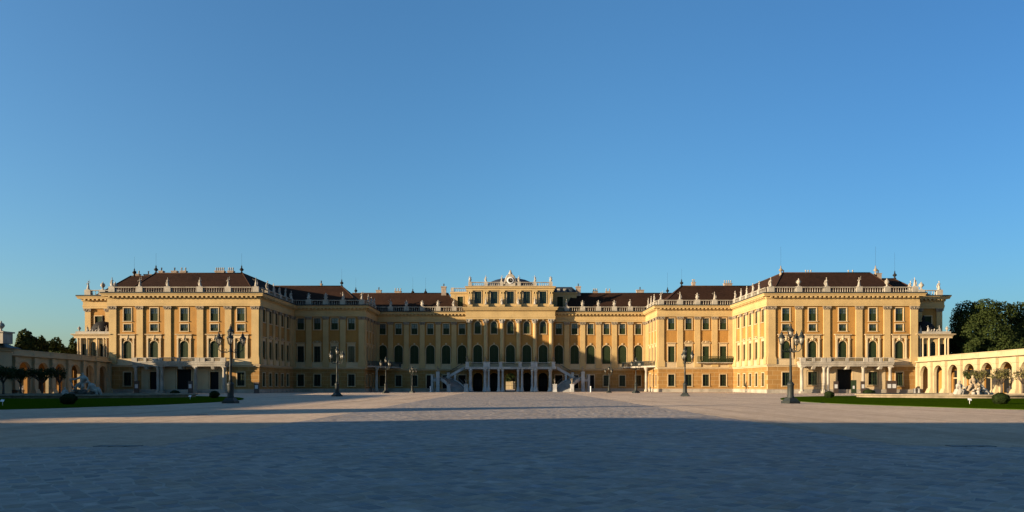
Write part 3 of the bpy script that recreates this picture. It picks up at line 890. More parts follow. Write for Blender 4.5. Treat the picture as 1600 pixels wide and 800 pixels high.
# solid building body behind the facades
core = MB()
for s, xo, xi in ((-1, -93, -53.3), (1, 93.7, 53.9)):
    xf = -84.9 if s < 0 else 85.5
    a, b_ = sorted((xf, xi - .55*(-s)*-1 if False else xi + s*.55)); core.box(a, b_, 144.52, 149.2, 0, 20.9)
    a, b_ = sorted((xo, xi + s*.55)); core.box(a, b_, 149.4, 184, 0, 20.88)
    xm = -35.9 if s < 0 else 35.6
    a, b_ = sorted((xi + s*.54, xm + s*.55)); core.box(a, b_, 166.86, 184.1, 0, 20.9)
core.box(-50, -2.7, 181.3, 196, 0, 20.86); core.box(2.7-.84, 50, 181.3, 196, 0, 20.86); core.box(-2.7, 1.86, 181.3, 196, 5.0, 20.85)
core.build('wall', M['ochre'], PAL)
# roofs
def roof(r0, z0, r1, z1, name='roof'):
    b = MB(); b.frustum(r0, z0, r1, z1); o = b.build(name, M['roof'], PAL)
    c = MB(); A = [(r0[i], r0[2+j], z0) for i in (0, 1) for j in (0, 1)]; B = [(r1[i], r1[2+j], z1) for i in (0, 1) for j in (0, 1)]
    for p, q in zip(A, B):
        if abs(p[0]-q[0]) > .1: c.tube([p, (q[0], q[1], q[2]+.03)], .11, 6)
    for p, q in ((0, 1), (2, 3), (0, 2), (1, 3)):
        if (Vector(B[p])-Vector(B[q])).length > .9: c.tube([B[p], B[q]], .13, 6)
    put(link('ridge_cap', c.mesh('ridge_cap', M['roof_ridge'])), o, (0, 0, 0))
    return o
dk = MB()
for poly in ([(-84.8, 144.1), (-53.4, 144.1), (-53.4, 149), (-84.8, 149)], [(-92.9, 148.95), (-53.4, 148.95), (-53.4, 184), (-92.9, 184)], [(53.95, 144.1), (85.4, 144.1), (85.4, 149), (53.95, 149)], [(53.95, 148.95), (93.6, 148.95), (93.6, 184), (53.95, 184)],
             [(-53.4, 166.4), (-36, 166.4), (-36, 184), (-53.4, 184)], [(35.7, 166.4), (53.95, 166.4), (53.95, 184), (35.7, 184)]):
    dk.slab(poly, 20.905 + .01*rnd.random(), 20.985 + .01*rnd.random())
dk.slab([(-50, 180.8), (50, 180.8), (50, 196), (-50, 196)], 20.89, 20.965)
dk.build('roof_deck', M['moss'], PAL)
R_L = roof((-83.0, -54.6, 145.3, 183), 21.0, (-80.1, -60.6, 153.5, 175), 26.85)
R_Lo = roof((-91.8, -80, 149.6, 183), 21.02, (-88.5, -78.5, 158.5, 175), 27.0)
R_Lm = roof((-62, -36.6, 167.1, 183.2), 21.0, (-62, -43.7, 174.8, 175.6), 27.05)
R_R = roof((55.2, 83.6, 145.3, 183), 21.0, (60.9, 80.4, 153.5, 175), 26.95)
R_Ro = roof((80, 92.4, 149.6, 183), 21.02, (78.5, 88.5, 158.5, 175), 26.4)
R_Rm = roof((36.3, 62, 167.1, 183.2), 21.0, (43.5, 62, 174.8, 175.6), 27.05)
R_Lc = roof((-44, -14.2, 181.4, 195), 21.0, (-44, -17.6, 187.8, 188.6), 26.95)
R_Rc = roof((13.4, 44, 181.4, 195), 21.0, (17.0, 44, 187.8, 188.6), 26.95)
# low dome roof behind the attic
dm = MB(); dm.lathe([(1.0*math.cos(t), math.sin(t)) for t in [R(a) for a in (0, 12, 25, 38, 52, 66, 80, 88)]], 28)
dm.v = [(x*6.9-.4, y*5.0+186, 27.9+z*2.9) for x, y, z in dm.v]
dm.build('dome_roof', M['bluecopper'], PAL)
dk2 = MB(); dk2.box(-11.4, 10.6, 179.7, 191, 27.5, 27.9); dk2.build('roof_deck', M['moss'], PAL)
# set-back annexes left and right of the attic
AN = Facade((-16.7, 186.2), (-11.62, 186.2))
an = MB(); wall_cells(an, 0, AN.L-.02, 21.0, 26.6, [(2.6, 1.5, 23, 25.8, False)], .5); an.box(0, AN.L-.02, .52, 6, 21, 26.58); an.box(-.2, AN.L-.02, -.25, 6.2, 26.6, 27.0)
AN.add(an, 'attic_wall', M['cream'])
place_window(AN, 2.6, 23, (1.5, 2.8, False, 'shut'))
balustrade(AN, [.5, 4.5], 0, 5.0, 27.0, 1.15, .3, .7)
AR = Facade((10.8, 186.2), (17.6, 186.2))
an = MB(); wall_cells(an, .02, AR.L, 21.0, 26.6, [(2.3, 1.6, 23, 25.8, False)], .5); an.box(.02, AR.L, .52, 6, 21, 26.58); an.box(.02, AR.L+.2, -.25, 6.2, 26.6, 26.95)
AR.add(an, 'attic_wall', M['cream'])
place_window(AR, 2.3, 23, (1.6, 2.8, False, 'shut'))
rr = MB(); rr.frustum((.0, 7.1, -.3, 7), 26.96, (1.2, 5.6, 1.2, 5.6), 28.6)
rro = AR.add(rr, 'roof', M['bluecopper'])
for u in (1.9, 3.6, 5.2):
    d = MB(); d.box(u-.4, u+.4, -.12, 1.2, 27.1, 27.95); d.box(u-.27, u+.27, -.15, -.11, 27.25, 27.8)
    put(link('dormer', d.mesh('dormer', M['stone'])), rro, AR.w(0), AR.rz)

# chimneys, finials
def chimney(parent, px, y, z, w_=1.3, h=1.4, pots=2):
    b = MB(); b.box(-w_/2, w_/2, -.45, .45, -1.4, h*.55); b.box(-w_/2-.1, w_/2+.1, -.55, .55, h*.55, h*.7)
    o = put(link('chimney', b.mesh('chimney', M['brickchim'])), parent, (P(px, y), y, z))
    p = MB()
    for k in range(pots):
        x = 0 if pots == 1 else -w_/2+.2 + (w_-.4)*k/(pots-1)
        p.lathe([(.15, h*.7), (.12, h*.7+.55), (.18, h*.7+.6), (.18, h*.7+.75)], 8, (x, 0, 0))
    c = link('chimney_pot', p.mesh('chimney_pot', M['soot' if pots == 1 else 'stone'])); c.parent = o
def finial(parent, px, y, z, rod=2.6, pale=False):
    b = MB(); b.lathe([(.35, -.5), (.32, .2), (.18, .35), (.14, .55), (.42, .8), (.45, 1.0), (.2, 1.25), (.1, 1.5), (.16, 1.65), (.05, 1.85), (.03, 2.0)], 10)
    r = MB(); r.tube([(0, 0, 1.9), (0, 0, 2.0+rod)], .014, 5)
    fo = put(link('finial', b.mesh('finial', M['capital' if pale else 'copper'])), parent, (P(px, y), y, z))
    ro = link('lightning_rod', r.mesh('lightning_rod', M['copper'])); ro.parent = fo
for px, w_, n in ((252.5, .9, 1), (273, 1.2, 1), (287, 1.3, 2), (344, 2.1, 5), (361, 1.3, 3)): chimney(R_L, px, 158.5, 27.0, w_, 1.7, n)
for px in (243.8, 377.6): finial(R_L, px, 153.9, 26.8)
finial(R_Lo, 210, 158.6, 26.9); chimney(R_Lo, 214.5, 160, 27.0, 1.2, 1.0, 2); chimney(R_Lo, 232, 160, 27.0, 1.8, .9, 1)
finial(R_Lm, 534, 174.9, 26.9); chimney(R_Lm, 502, 175.2, 27.0, .4, 1.0, 1)
finial(R_Lc, 556, 188, 26.7); chimney(R_Lc, 592, 188.2, 27.0, 1.4, 1.2, 1); chimney(R_Lc, 622, 188.2, 27.0, 1.8, .8, 3)
for px in (645, 665): finial(R_Lc, px, 188, 26.3, 3)
chimney(R_Lc, 693.5, 187.5, 27.2, 1.3, 2.2, 1)
for px in (1220, 1368): finial(R_R, px, 153.9, 26.7, 4.2, True)
for px, w_, n in ((1224, 1.1, 1), (1263, 1.6, 3), (1329, 1.4, 2), (1372, 1.2, 1)): chimney(R_R, px, 158.5, 27.0, w_, .9, n)
finial(R_Ro, 1398, 158.6, 26.3, 4.2)
finial(R_Rm, 1065, 174.9, 26.9); chimney(R_Rm, 1083.5, 175.2, 27.0, .8, 1.5, 2); chimney(R_Rm, 1137, 175.2, 27.0, 2.0, 1.1, 4)
finial(R_Rc, 1043, 188, 26.7, 4); chimney(R_Rc, 1000, 188.2, 27.0, 2.0, 1.3, 1); chimney(R_Rc, 930, 188.2, 27.0, 1.3, .7, 3); chimney(R_Rc, 950, 188.2, 27.0, 1.3, .7, 2)
chimney(rro, 903.5, 186.8, 27.4, 1.3, 1.8, 1)

# ------------------------------------------------------------------ balustrades and statues
def run(F, peds, kinds, where, ends=(0, None), corner=(False, False), rev=False):
    u0 = ends[0]; u1 = F.L if ends[1] is None else ends[1]
    balustrade(F, peds, u0, u1)
    order = list(zip(peds, kinds))
    cnt = 0
    for i, (u, k) in enumerate(order):
        if k is None: continue
        x, y, _ = F.w(u, .1)
        i_ = ORD[cnt]; cnt += 1
        statue(k, x, y, 22.44, F.rz + rnd.uniform(-.3, .3), i_ + ' from left on ' + where)
mf = L3.L/2
run(L3, [.65, mf-9.3, mf-3.4, mf+3.4, mf+9.3, L3.L-.65], ['b', 'a', 'b', 'b', 'a', 'c'], 'the left pavilion front')
run(R3, [.65, mf-9.3, mf-3.4, mf+3.4, mf+9.3, L3.L-.65], ['b', 'urn', 'b', 'a', 'urn', 'c'], 'the right pavilion front')
run(L2, [.7, 3.9, 6.6], ['a', 'urn', 'urn'], "the left pavilion's recessed outer end", (0, 7.9))
run(R2, [1.3, 3.6, 7.5], ['b', 'urn', 'b'], "the right pavilion's recessed outer end", (.2, 8.2))
run(L4, [4.55, 8.45, 12.35, 16.25, 20.6], ['b', 'c', 'b', 'a', 'b'], "the left pavilion's courtyard side", (.5, 22.0))
run(R4, [R4.L-20.6, R4.L-16.25, R4.L-12.35, R4.L-8.45, R4.L-4.55], ['c', 'b', 'b', 'c', 'b'], "the right pavilion's courtyard side", (.3, R4.L-.5))
run(L5, [3.85, 8.0, 12.15, 16.75], ['trophy', 'trophy', 'c', 'a'], 'the left middle block')
run(R5, [.65, 5.3, 9.5, 13.7], ['a', 'c', 'trophy', 'c'], 'the right middle block')
run(L6, [4.05, 7.65, 11.4], ['b', 'trophy', 'b'], "the left middle block's inner side", (.5, 14.1))
run(R6, [3.0, 6.75, 10.35], ['b', 'b', 'c'], "the right middle block's inner side", (.3, R6.L-.5))
run(L7, [3.78+4.2*k for k in range(5)], ['c', 'trophy', 'trophy', 'trophy', 'b'], 'the wing left of the centre', (.4, L7.L-.1))
run(R7, [3.6+4.2*k for k in range(5)], ['b', 'trophy', 'trophy', 'trophy', 'b'], 'the wing right of the centre', (.1, R7.L-.4))
mc = CA.L/2
cp = [-10.6, -6.42, -2.3, 2.3, 6.42, 10.6]
balustrade(CA, [mc+u for u in cp], .2, CA.L-.2, 27.64, 1.1, .2, .9)
for i, (u, k) in enumerate(zip(cp, ['trophy', 'b', 'a', 'b', 'c', 'trophy'])):
    x, y, _ = CA.w(mc+u, .1); statue(k, x, y, 28.8, rnd.uniform(-.3, .3), ORD[i] + ' from left on the clock attic balustrade', .82)
cp2 = [-10.6, -6.42, -2.14, 2.14, 6.42, 10.6]
for i, (u, k) in enumerate(zip(cp2, ['b', 'a', 'b', 'b', 'c', 'a'])):
    x, y, _ = CA.w(mc+u, .62); statue(k, x, y, 22.76, rnd.uniform(-.3, .3), ORD[i] + ' from left between the attic windows', 1.0)
# clock
ck = MB()
ck.box(-1.3, 1.3, -.35, .35, 27.66, 28.9)
ck.prism([(-1.25, 28.9), (1.25, 28.9), (1.1, 29.8), (.75, 30.4), (.35, 30.75), (-.35, 30.75), (-.75, 30.4), (-1.1, 29.8)], -.3, .3)
for sx in (-1, 1): ck.tube([(sx*1.5, -.1, 27.8), (sx*1.75, -.1, 28.3), (sx*1.35, -.1, 28.9), (sx*1.2, -.1, 29.6), (sx*.9, -.1, 30.3), (sx*.35, -.1, 30.8)], [.3, .26, .2, .2, .18, .15], 8)
ck.ball((0, 0, 31.0), (.5, .35, .45)); ck.lathe([(.3, 31.2), (.2, 31.5), (.28, 31.65), (.1, 31.9)], 10)
clk = CA.add(ck, 'clock_gable', M['stone']); clk.location = Vector(CA.w(mc)) - Vector(PAL.location)
f = MB(); f.M = Matrix.Translation((0, -.32, 29.15)) @ Matrix.Rotation(R(90), 4, 'X')
f.lathe([(.9, -.05), (.9, .12), (.76, .14)], 28); f.M = None
c = link('clock_rim', f.mesh('clock_rim', M['white'])); c.parent = clk
f = MB(); f.M = Matrix.Translation((0, -.44, 29.15)) @ Matrix.Rotation(R(90), 4, 'X'); f.lathe([(.6, 0), (.6, .06)], 28); f.M = None
c = link('clock_face', f.mesh('clock_face', M['door'])); c.parent = clk
f = MB(); f.box(-.02, .02, -.52, -.505, 29.1, 29.6); f.box(-.02, .34, -.52, -.505, 29.13, 29.17)
for k in range(12):
    a = math.pi*k/6; f.box(.52*math.cos(a)-.02, .52*math.cos(a)+.02, -.515, -.502, 29.15+.52*math.sin(a)-.02, 29.15+.52*math.sin(a)+.02)
c = link('clock_hand', f.mesh('clock_hand', M['white'])); c.parent = clk

# ------------------------------------------------------------------ portal balconies on the front pavilions
for side, F in (('left', L3), ('right', R3)):
    m = F.L/2 - .1
    hw, dp = 9.65, 2.3
    ba = MB(); ba.box(m-hw, m+hw, -dp, -.44, 5.95, 6.35); ba.box(m-hw-.12, m+hw+.12, -dp-.12, -.44, 6.35, 6.55); ba.box(m-hw+.1, m+hw-.1, -dp+.15, -.44, 5.6, 5.95)
    bo = F.add(ba, 'balcony', M['stone'])
    pr = MB()
    solid = [-9.2, -4.9, -3.9, 3.9, 4.9, 9.2]
    mids = [-7.0, 0, 7.0]
    for u in solid: pr.box(m+u-.55, m+u+.55, -dp-.02, -dp+.45, 6.55, 7.42)
    for u in mids: pr.box(m+u-.3, m+u+.3, -dp, -dp+.4, 6.55, 7.4)
    ends = sorted(solid+mids)
    for a, c in zip(ends[:-1], ends[1:]):
        aw_, cw_ = (.55 if a in solid else .3), (.55 if c in solid else .3)
        if c-cw_ - (a+aw_) < .2: continue
        pr.box(m+a+aw_, m+c-cw_, -dp+.05, -dp+.35, 6.55, 6.66); pr.box(m+a+aw_, m+c-cw_, -dp+.02, -dp+.38, 7.3, 7.45)
    for sx in (-1, 1):
        a, c = sorted((m+sx*hw, m+sx*(hw-.35))); pr.box(a, c, -dp+.45, -.3, 7.3, 7.42); pr.box(a, c, -dp+.45, -.3, 6.55, 6.66)
    o = F.add(pr, 'parapet', M['stone']); o.parent = bo; o.location = (0, 0, 0); o.rotation_euler = (0, 0, 0)
    ir = MB()
    for a, c in zip(ends[:-1], ends[1:]):
        n = max(1, int((c-a)/.22))
        for k in range(1, n):
            u = m + a + (c-a)*k/n
            ir.box(u-.06, u+.06, -dp+.17, -dp+.23, 6.66, 7.3)
    o = F.add(ir, 'iron_panel', M['iron']); o.parent = bo; o.location = (0, 0, 0); o.rotation_euler = (0, 0, 0)
    for u in (-9.2, -4.55, -3.75, 1.45, 3.3 if side == 'left' else 3.6, 9.2):
        co = MB(); co.lathe([(.42, 0), (.42, .5), (.36, .55), (.40, .7), (.31, .85), (.33, 2.5), (.28, 4.9), (.34, 5.0), (.30, 5.08), (.42, 5.3), (.5, 5.42)], 14); co.box(-.5, .5, -.5, .5, 5.42, 5.6); co.box(-.48, .48, -.48, .48, 0, .42)
        if abs(u-1.45) < .01: continue
        o = F.add(co, 'column', M['stone']); o.parent = bo; o.location = (m+u, -dp+.62, 0); o.rotation_euler = (0, 0, 0)
    pnl = MB()
    gops = [(m+.1-6.35, 2.5, 0, 4.8, False), (m+.1 + (.4 if side == 'right' else 0), 3.7, 0, 5.3, False), (m+.1+6.35, 2.5, 0, 4.8, False)]
    wall_cells(pnl, m-8.9, m+9.1, .81, 5.53, [(o[0], o[1], .81 if side == 'left' else (1.4 if o[1] < 3 else .81), o[3], False) for o in gops], .08)
    pn = F.add(pnl, 'portal_wall', M['pale']); pn.location = Vector(F.w(0, .09)) - Vector(PAL.location)
    for u in (-6.9, .2, 7.0):
        bk = MB(); bk.frustum((m+u-.3, m+u+.3, -dp+.3, -.15), 5.0, (m+u-.35, m+u+.35, -dp-.0, -.15), 5.6)
        F.add(bk, 'console', M['stone'])
# low stone skirting in front of the right portal is the plinth itself; barrier rails beside the right door
# iron balcony on the right middle block
b = MB()
u0, u1 = 9.3, 17.9
b.box(u0, u1, -1.2, -.28, 7.0, 7.2)
bo = R5.add(b, 'balcony', M['stone'])
b = MB()
for k in range(int((u1-u0)/.15)+1): b.box(u0+.15*k-.035, u0+.15*k+.035, -1.16, -1.12, 7.2, 8.6)
b.box(u0, u1, -1.18, -1.1, 8.55, 8.65); b.box(u0, u1, -1.17, -1.11, 7.3, 7.36)
o = R5.add(b, 'iron_panel', M['shutter']); o.parent = bo; o.location = (0, 0, 0); o.rotation_euler = (0, 0, 0)
# inner corner balconies
for s in (-1, 1):
    xw = -35.9 if s < 0 else 35.6
    def X(d): return xw - s*d
    poly = [(X(.02), 167.5), (X(1.3), 168.3), (X(2.6), 171), (X(3.6), 174.5), (X(4.8), 177.5), (X(6.2), 179.2), (X(6.6), 180.6), (X(.02), 180.6)]
    if s > 0: poly = poly[::-1]
    b = MB(); b.slab(poly, 6.1, 6.5); bo = b.build('balcony', M['stone'], PAL)
    b = MB(); edge = poly[:7] if s < 0 else poly[::-1][:7]
    for a, c in zip(edge[:-1], edge[1:]):
        d = Vector(c)-Vector(a); n = int(d.length/.16)
        for k in range(n):
            q = Vector(a)+d*(k/n); b.box(q.x-.035, q.x+.035, q.y-.035, q.y+.035, 6.5, 7.6)
        b.tube([(a[0], a[1], 7.62), (c[0], c[1], 7.62)], .06, 6)
    put(link('iron_panel', b.mesh('iron_panel', M['iron'])), bo, (0, 0, 0))
    b = MB(); b.lathe([(.5, 0), (.5, .5), (.36, .7), (.36, 3), (.32, 5.2), (.5, 5.6), (.6, 5.8), (.6, 6.1)], 14)
    put(link('column', b.mesh('column', M['stone'])), bo, (X(2.0), 170.8, 0))

# ------------------------------------------------------------------ central terrace with double staircase
ST = empty('perron_staircase', (-.4, 174, 0), 'white stone double staircase and columned terrace before the palace centre', 'staircase')
TY0, TY1 = 172.4, 178.1
t = MB(); t.box(-11.9, 11.1, TY0, TY1, 5.75, 6.12); t.box(-12.0, 11.2, TY0-.12, TY1, 6.12, 6.3)
t.build('terrace', M['white_stone'], ST)
colx = [-10.1, -6.4, -5.5, -2.95, -1.95, 1.95, 2.95, 5.5, 6.4, 10.1]
for x in colx:
    r = .42 if abs(x) in (10.1, 6.4) else .3
    c = MB(); c.lathe([(r*1.75, 0), (r*1.75, .25), (r*1.45, .45), (r*1.25, .95), (r*1.02, 1.2), (r, 1.4), (r*.86, 5.1), (r*1.1, 5.2), (r*1.3, 5.5), (r*1.35, 5.75)], 14)
    c.build('column', M['white_stone'], ST, (x-.4, TY0+.55, 0))
rl = MB(); 
for a, c in zip([-10.1, -6.0, -2.45, 2.45, 6.0], [-6.0, -2.45, 2.45, 6.0, 10.1]):
    n = int((c-a)/.14)
    for k in range(n):
        x = a + (c-a)*k/n - .4; rl.box(x-.025, x+.025, TY0+.1, TY0+.15, 6.3, 7.3)
rl.build('iron_panel', M['iron'], ST)
rw = MB(); rw.box(-10.4, 9.6, TY0+.06, TY0+.2, 7.31, 7.40); rw.build('handrail', M['white_stone'], ST)
for x in (-10.9, -6.4, -5.6, -2.45, 2.45, 5.6, 6.4, 10.9):
    p = MB(); p.box(-.42, .42, -.2, .35, 6.3, 7.45); p.box(-.48, .48, -.26, .41, 7.45, 7.56); p.build('pedestal', M['white_stone'], ST, (x-.4, TY0+.1, 0))
def stair_lamp(x, y, z):
    b = MB(); b.lathe([(.22, 0), (.2, .15), (.1, .3), (.16, .5), (.22, .75), (.12, .95), (.09, 1.05)], 10); b.ball((0, 0, 1.2), (.14, .14, .17)); b.tube([(-.1, 0, .85), (-.32, -.08, .95), (-.36, -.1, 1.25)], .06, 6); b.tube([(.1, 0, .85), (.3, -.08, .7)], .06, 6)
    return b.build('ornament', M['capital'], ST, (x, y, z))
for x in (-10.9, -6.4, 6.4, 10.9): stair_lamp(x-.4, TY0+.15, 7.56)
def flight(s):
    cx = -.4
    pts = [(13.1, 169.6), (13.6, 171.4), (14.9, 173.4), (16.8, 175.2)]
    n1 = 22
    def pos(t):
        k = min(int(t*3), 2); f = t*3-k
        p0 = Vector(pts[max(k-1, 0)]); p1 = Vector(pts[k]); p2 = Vector(pts[k+1]); p3 = Vector(pts[min(k+2, 3)])
        return .5*((2*p1)+(-p0+p2)*f+(2*p0-5*p1+4*p2-p3)*f*f+(-p0+3*p1-3*p2+p3)*f**3)
    W = 1.75
    tr = MB(); rails = [[], []]
    for k in range(n1):
        a, c = pos(k/n1), pos((k+1)/n1)
        d = (c-a).normalized(); nn = Vector((-d.y, d.x)); z = (k+1)*3.6/n1
        da = (pos(min(1, k/n1+.01))-pos(max(0, k/n1-.01))).normalized(); na = Vector((-da.y, da.x))
        dc = (pos(min(1, (k+1)/n1+.01))-pos(max(0, (k+1)/n1-.01))).normalized(); nc = Vector((-dc.y, dc.x))
        poly = [a+na*W, a-na*W, c-nc*W, c+nc*W]
        tr.slab([(cx+s*q.x, q.y) for q in poly], max(0, z-.75), z)
        rails[0].append((a+na*(W+.12), z)); rails[1].append((a-na*(W+.12), z))
    rails[0].append((pos(1)+nc*(W+.12), 3.6)); rails[1].append((pos(1)-nc*(W+.12), 3.6))
    tr.slab([(cx+s*x, y) for x, y in [(15.0, 174.2), (16.4, 176.7), (16.4, 178.2), (20.0, 178.2), (20.2, 174.6), (18.1, 173.4)]], 3.2, 3.62)
    # second flight along the palace wall
    n2 = 15
    for k in range(n2):
        x0 = 16.6 - k*(16.6-12.0)/n2; x1 = 16.6-(k+1)*(16.6-12.0)/n2
        z = 3.6+(k+1)*2.6/n2
        a, c = sorted((cx+s*x0, cx+s*x1)); tr.box(a, c, 175.6, 178.05, z-.55, z)
    tr.build('flight_of_steps', M['step'], ST)
    ir = MB()
    for r in rails:
        sd = MB()
        for (p, z), (q, z2) in zip(r[:-1], r[1:]):
            sd.slab([(cx+s*v.x, v.y) for v in (p, q, q+(q-p).orthogonal().normalized()*.22, p+(q-p).orthogonal().normalized()*.22)], max(0, z-.6), z+.2)
            ir.tube([(cx+s*p.x, p.y, z+1.1), (cx+s*q.x, q.y, z2+1.1)], .06, 5)
            ir.box(cx+s*p.x-.025, cx+s*p.x+.025, p.y-.025, p.y+.025, z+.2, z+1.1)
        sd.build('stringer', M['white_stone'], ST)
    sd = MB()
    # stringer and rail of the second flight
    for k in range(n2):
        x0 = 16.6-k*(4.6/n2); x1 = 16.6-(k+1)*(4.6/n2); z = 3.6+(k+1)*2.6/n2
        sd.box(min(cx+s*x0, cx+s*x1), max(cx+s*x0, cx+s*x1), 175.35, 175.58, z-.6, z+.15)
        ir.box(cx+s*x0-.03, cx+s*x0+.03, 175.42, 175.48, z, z+1.1)
    ir.tube([(cx+s*16.6, 175.45, 4.75), (cx+s*12, 175.45, 7.35)], .06, 5)
    sd.build('stringer', M['white_stone'], ST); ir.build('handrail', M['iron'], ST)
    for (x, y, h, w_) in ((15.3, 169.4, 1.95, .42), (11.0, 169.4, 1.95, .48), (18.4, 173.3, 5.1, .42), (20.0, 174.4, 4.4, .3), (15.9, 175.3, 4.9, .32), (14.2, 175.3, 4.4, .28)):
        p = MB(); p.box(-w_, w_, -w_*.8, w_*.8, 0, h-.18); p.box(-w_-.07, w_+.07, -w_*.8-.07, w_*.8+.07, h-.18, h); p.box(-w_-.06, w_+.06, -w_*.8-.06, w_*.8+.06, 0, .3)
        p.build('pedestal', M['white_stone'], ST, (cx+s*x, y, 0))
    stair_lamp(cx+s*18.4, 173.3, 5.1); stair_lamp(cx+s*11.0, 169.4, 1.95); stair_lamp(cx+s*15.3, 169.4, 1.95)
    lw = MB(); lw.box(min(cx+s*18.9, cx+s*19.9), max(cx+s*18.9, cx+s*19.9), 174.2, 174.6, 2.6, 3.2)
    lw.build('landing_wall', M['white_stone'], ST)
flight(-1); flight(1)

# ------------------------------------------------------------------ glazed pavilions on the terraces
def pavilion(s):
    x0, x1 = (-91.9, -85.35) if s < 0 else (85.95, 92.4)
    y0 = 144.5
    E = empty('garden_pavilion', ((x0+x1)/2, y0, 7.3), ('glazed three-bay pavilion with dark domed roof on the left arcade terrace' if s < 0 else 'shaded three-bay pavilion with dark domed roof on the right arcade terrace'), 'pavilion')
    F = Facade((x0, y0), (x1, y0)); Lw = F.L; m = Lw/2
    bs = MB(); 
    b = MB(); wall_cells(b, 0, Lw, 7.3, 11.9, [(m-2.05, 1.25, 7.5, 10.4, False), (m, 1.15, 7.5, 10.9, True), (m+2.05, 1.25, 7.5, 10.4, False)], .35)
    b.box(0, .35, .36, 4.0, 7.3, 11.9); b.box(Lw-.35, Lw, .36, 4.0, 7.3, 11.9); b.box(.36, Lw-.36, 3.6, 4.0, 7.3, 11.9)
    put(link('wall', b.mesh('wall', M['cream'])), E, F.w(0))
    for u, w_, h, ar in ((m-2.05, 1.25, 2.9, False), (m, 1.15, 3.4, True), (m+2.05, 1.25, 2.9, False)):
        g_ = MB()
        if ar: g_.prism([(-w_/2, 0)] + arc_pts(0, w_, h, 10) + [(w_/2, 0)], .2, .24)
        else: g_.box(-w_/2, w_/2, .2, .24, 0, h)
        wo = put(link('window', g_.mesh('window', M['pane'])), E, F.w(u, 0, 7.5))
        f_ = MB(); f_.box(-.03, .03, .15, .19, 0, h-.05)
        for z in (h*.25, h*.5, h*.75): f_.box(-w_/2, w_/2, .16, .18, z-.02, z+.02)
        c = link('sash', f_.mesh('sash', M['green'])); c.parent = wo
    for u in (.25, .85, m-1.05, m+1.05, Lw-.85, Lw-.25):
        c = MB(); c.lathe([(.24, 7.3), (.24, 7.5), (.17, 7.65), (.18, 9.5), (.15, 11.3), (.24, 11.5), (.26, 11.62)], 10)
        put(link('column', c.mesh('column', M['pale'])), E, F.w(u, .24))
    e_ = MB(); e_.sweep([(x0, y0+4), (x0, y0), (x1, y0), (x1, y0+4)] , [(0, 11.62), (.5, 11.62), (.5, 12.0), (.62, 12.05), (.62, 12.15), (.95, 12.35), (.95, 12.5), (0, 12.55)])
    put(link('cornice', e_.mesh('cornice', M['pale'])), E, (0, 0, 0))
    e_ = MB(); e_.sweep([(x0, y0+4), (x0, y0), (x1, y0), (x1, y0+4)], [(-.15, 12.56), (.3, 12.56), (.3, 13.05), (-.15, 13.05)])
    put(link('parapet', e_.mesh('parapet', M['stone'])), E, (0, 0, 0))
    d = MB(); d.lathe([(1.0*math.cos(t)**.7, math.sin(t)) for t in [R(a) for a in (0, 10, 22, 35, 48, 62, 76, 86)]], 24)
    ex = -.9*s*-1
    d.v = [((x0+x1)/2 + .9*-s*0 + (.8 if s < 0 else -.8) + x*2.5, y0+2.2+y*1.8, 12.6+z*2.75) for x, y, z in d.v]
    dr = put(link('dome_roof', d.mesh('dome_roof', M['copper'])), E, (0, 0, 0))
    k = MB(); cx = (x0+x1)/2 + (.8 if s < 0 else -.8); k.lathe([(.34, 15.2), (.3, 15.4), (.22, 15.6), (.36, 15.9), (.24, 16.25), (.14, 16.4)], 10, (cx, y0+2.2, 0)); k.ball((cx, y0+2.2, 16.5), .18)
    put(link('finial', k.mesh('finial', M['copper'])), dr, (0, 0, 0))
    cr = MB()
    for q in range(5):
        cr.tube([(x0+2+q*.6, y0-.1, 13.05), (x0+2.2+q*.6, y0-.1, 13.5-.1*abs(q-2)), (x0+2.5+q*.6, y0-.1, 13.2)], .14, 7)
    put(link('cresting', cr.mesh('cresting', M['statue'])), E, (0, 0, 0))
    lb = 'left' if s < 0 else 'right'
    for i, u in enumerate((.4, m-1.2, m+1.2, Lw-.4)):
        k = 'urn' if i == (0 if s < 0 else 3) else 'c'
        o = link('pavilion_urn' if k == 'urn' else 'pavilion_putto', STAT[k]); x, y, _ = F.w(u, .08); o.location = (x, y, 13.05); o.scale = (.6, .6, .6)
        tag(o, ('small stone urn' if k == 'urn' else 'small stone putto') + f', {ORD[i]} from the left on the {lb} pavilion parapet', 'urn' if k == 'urn' else 'statue', 'ornaments on the pavilion parapets')
pavilion(-1); pavilion(1)

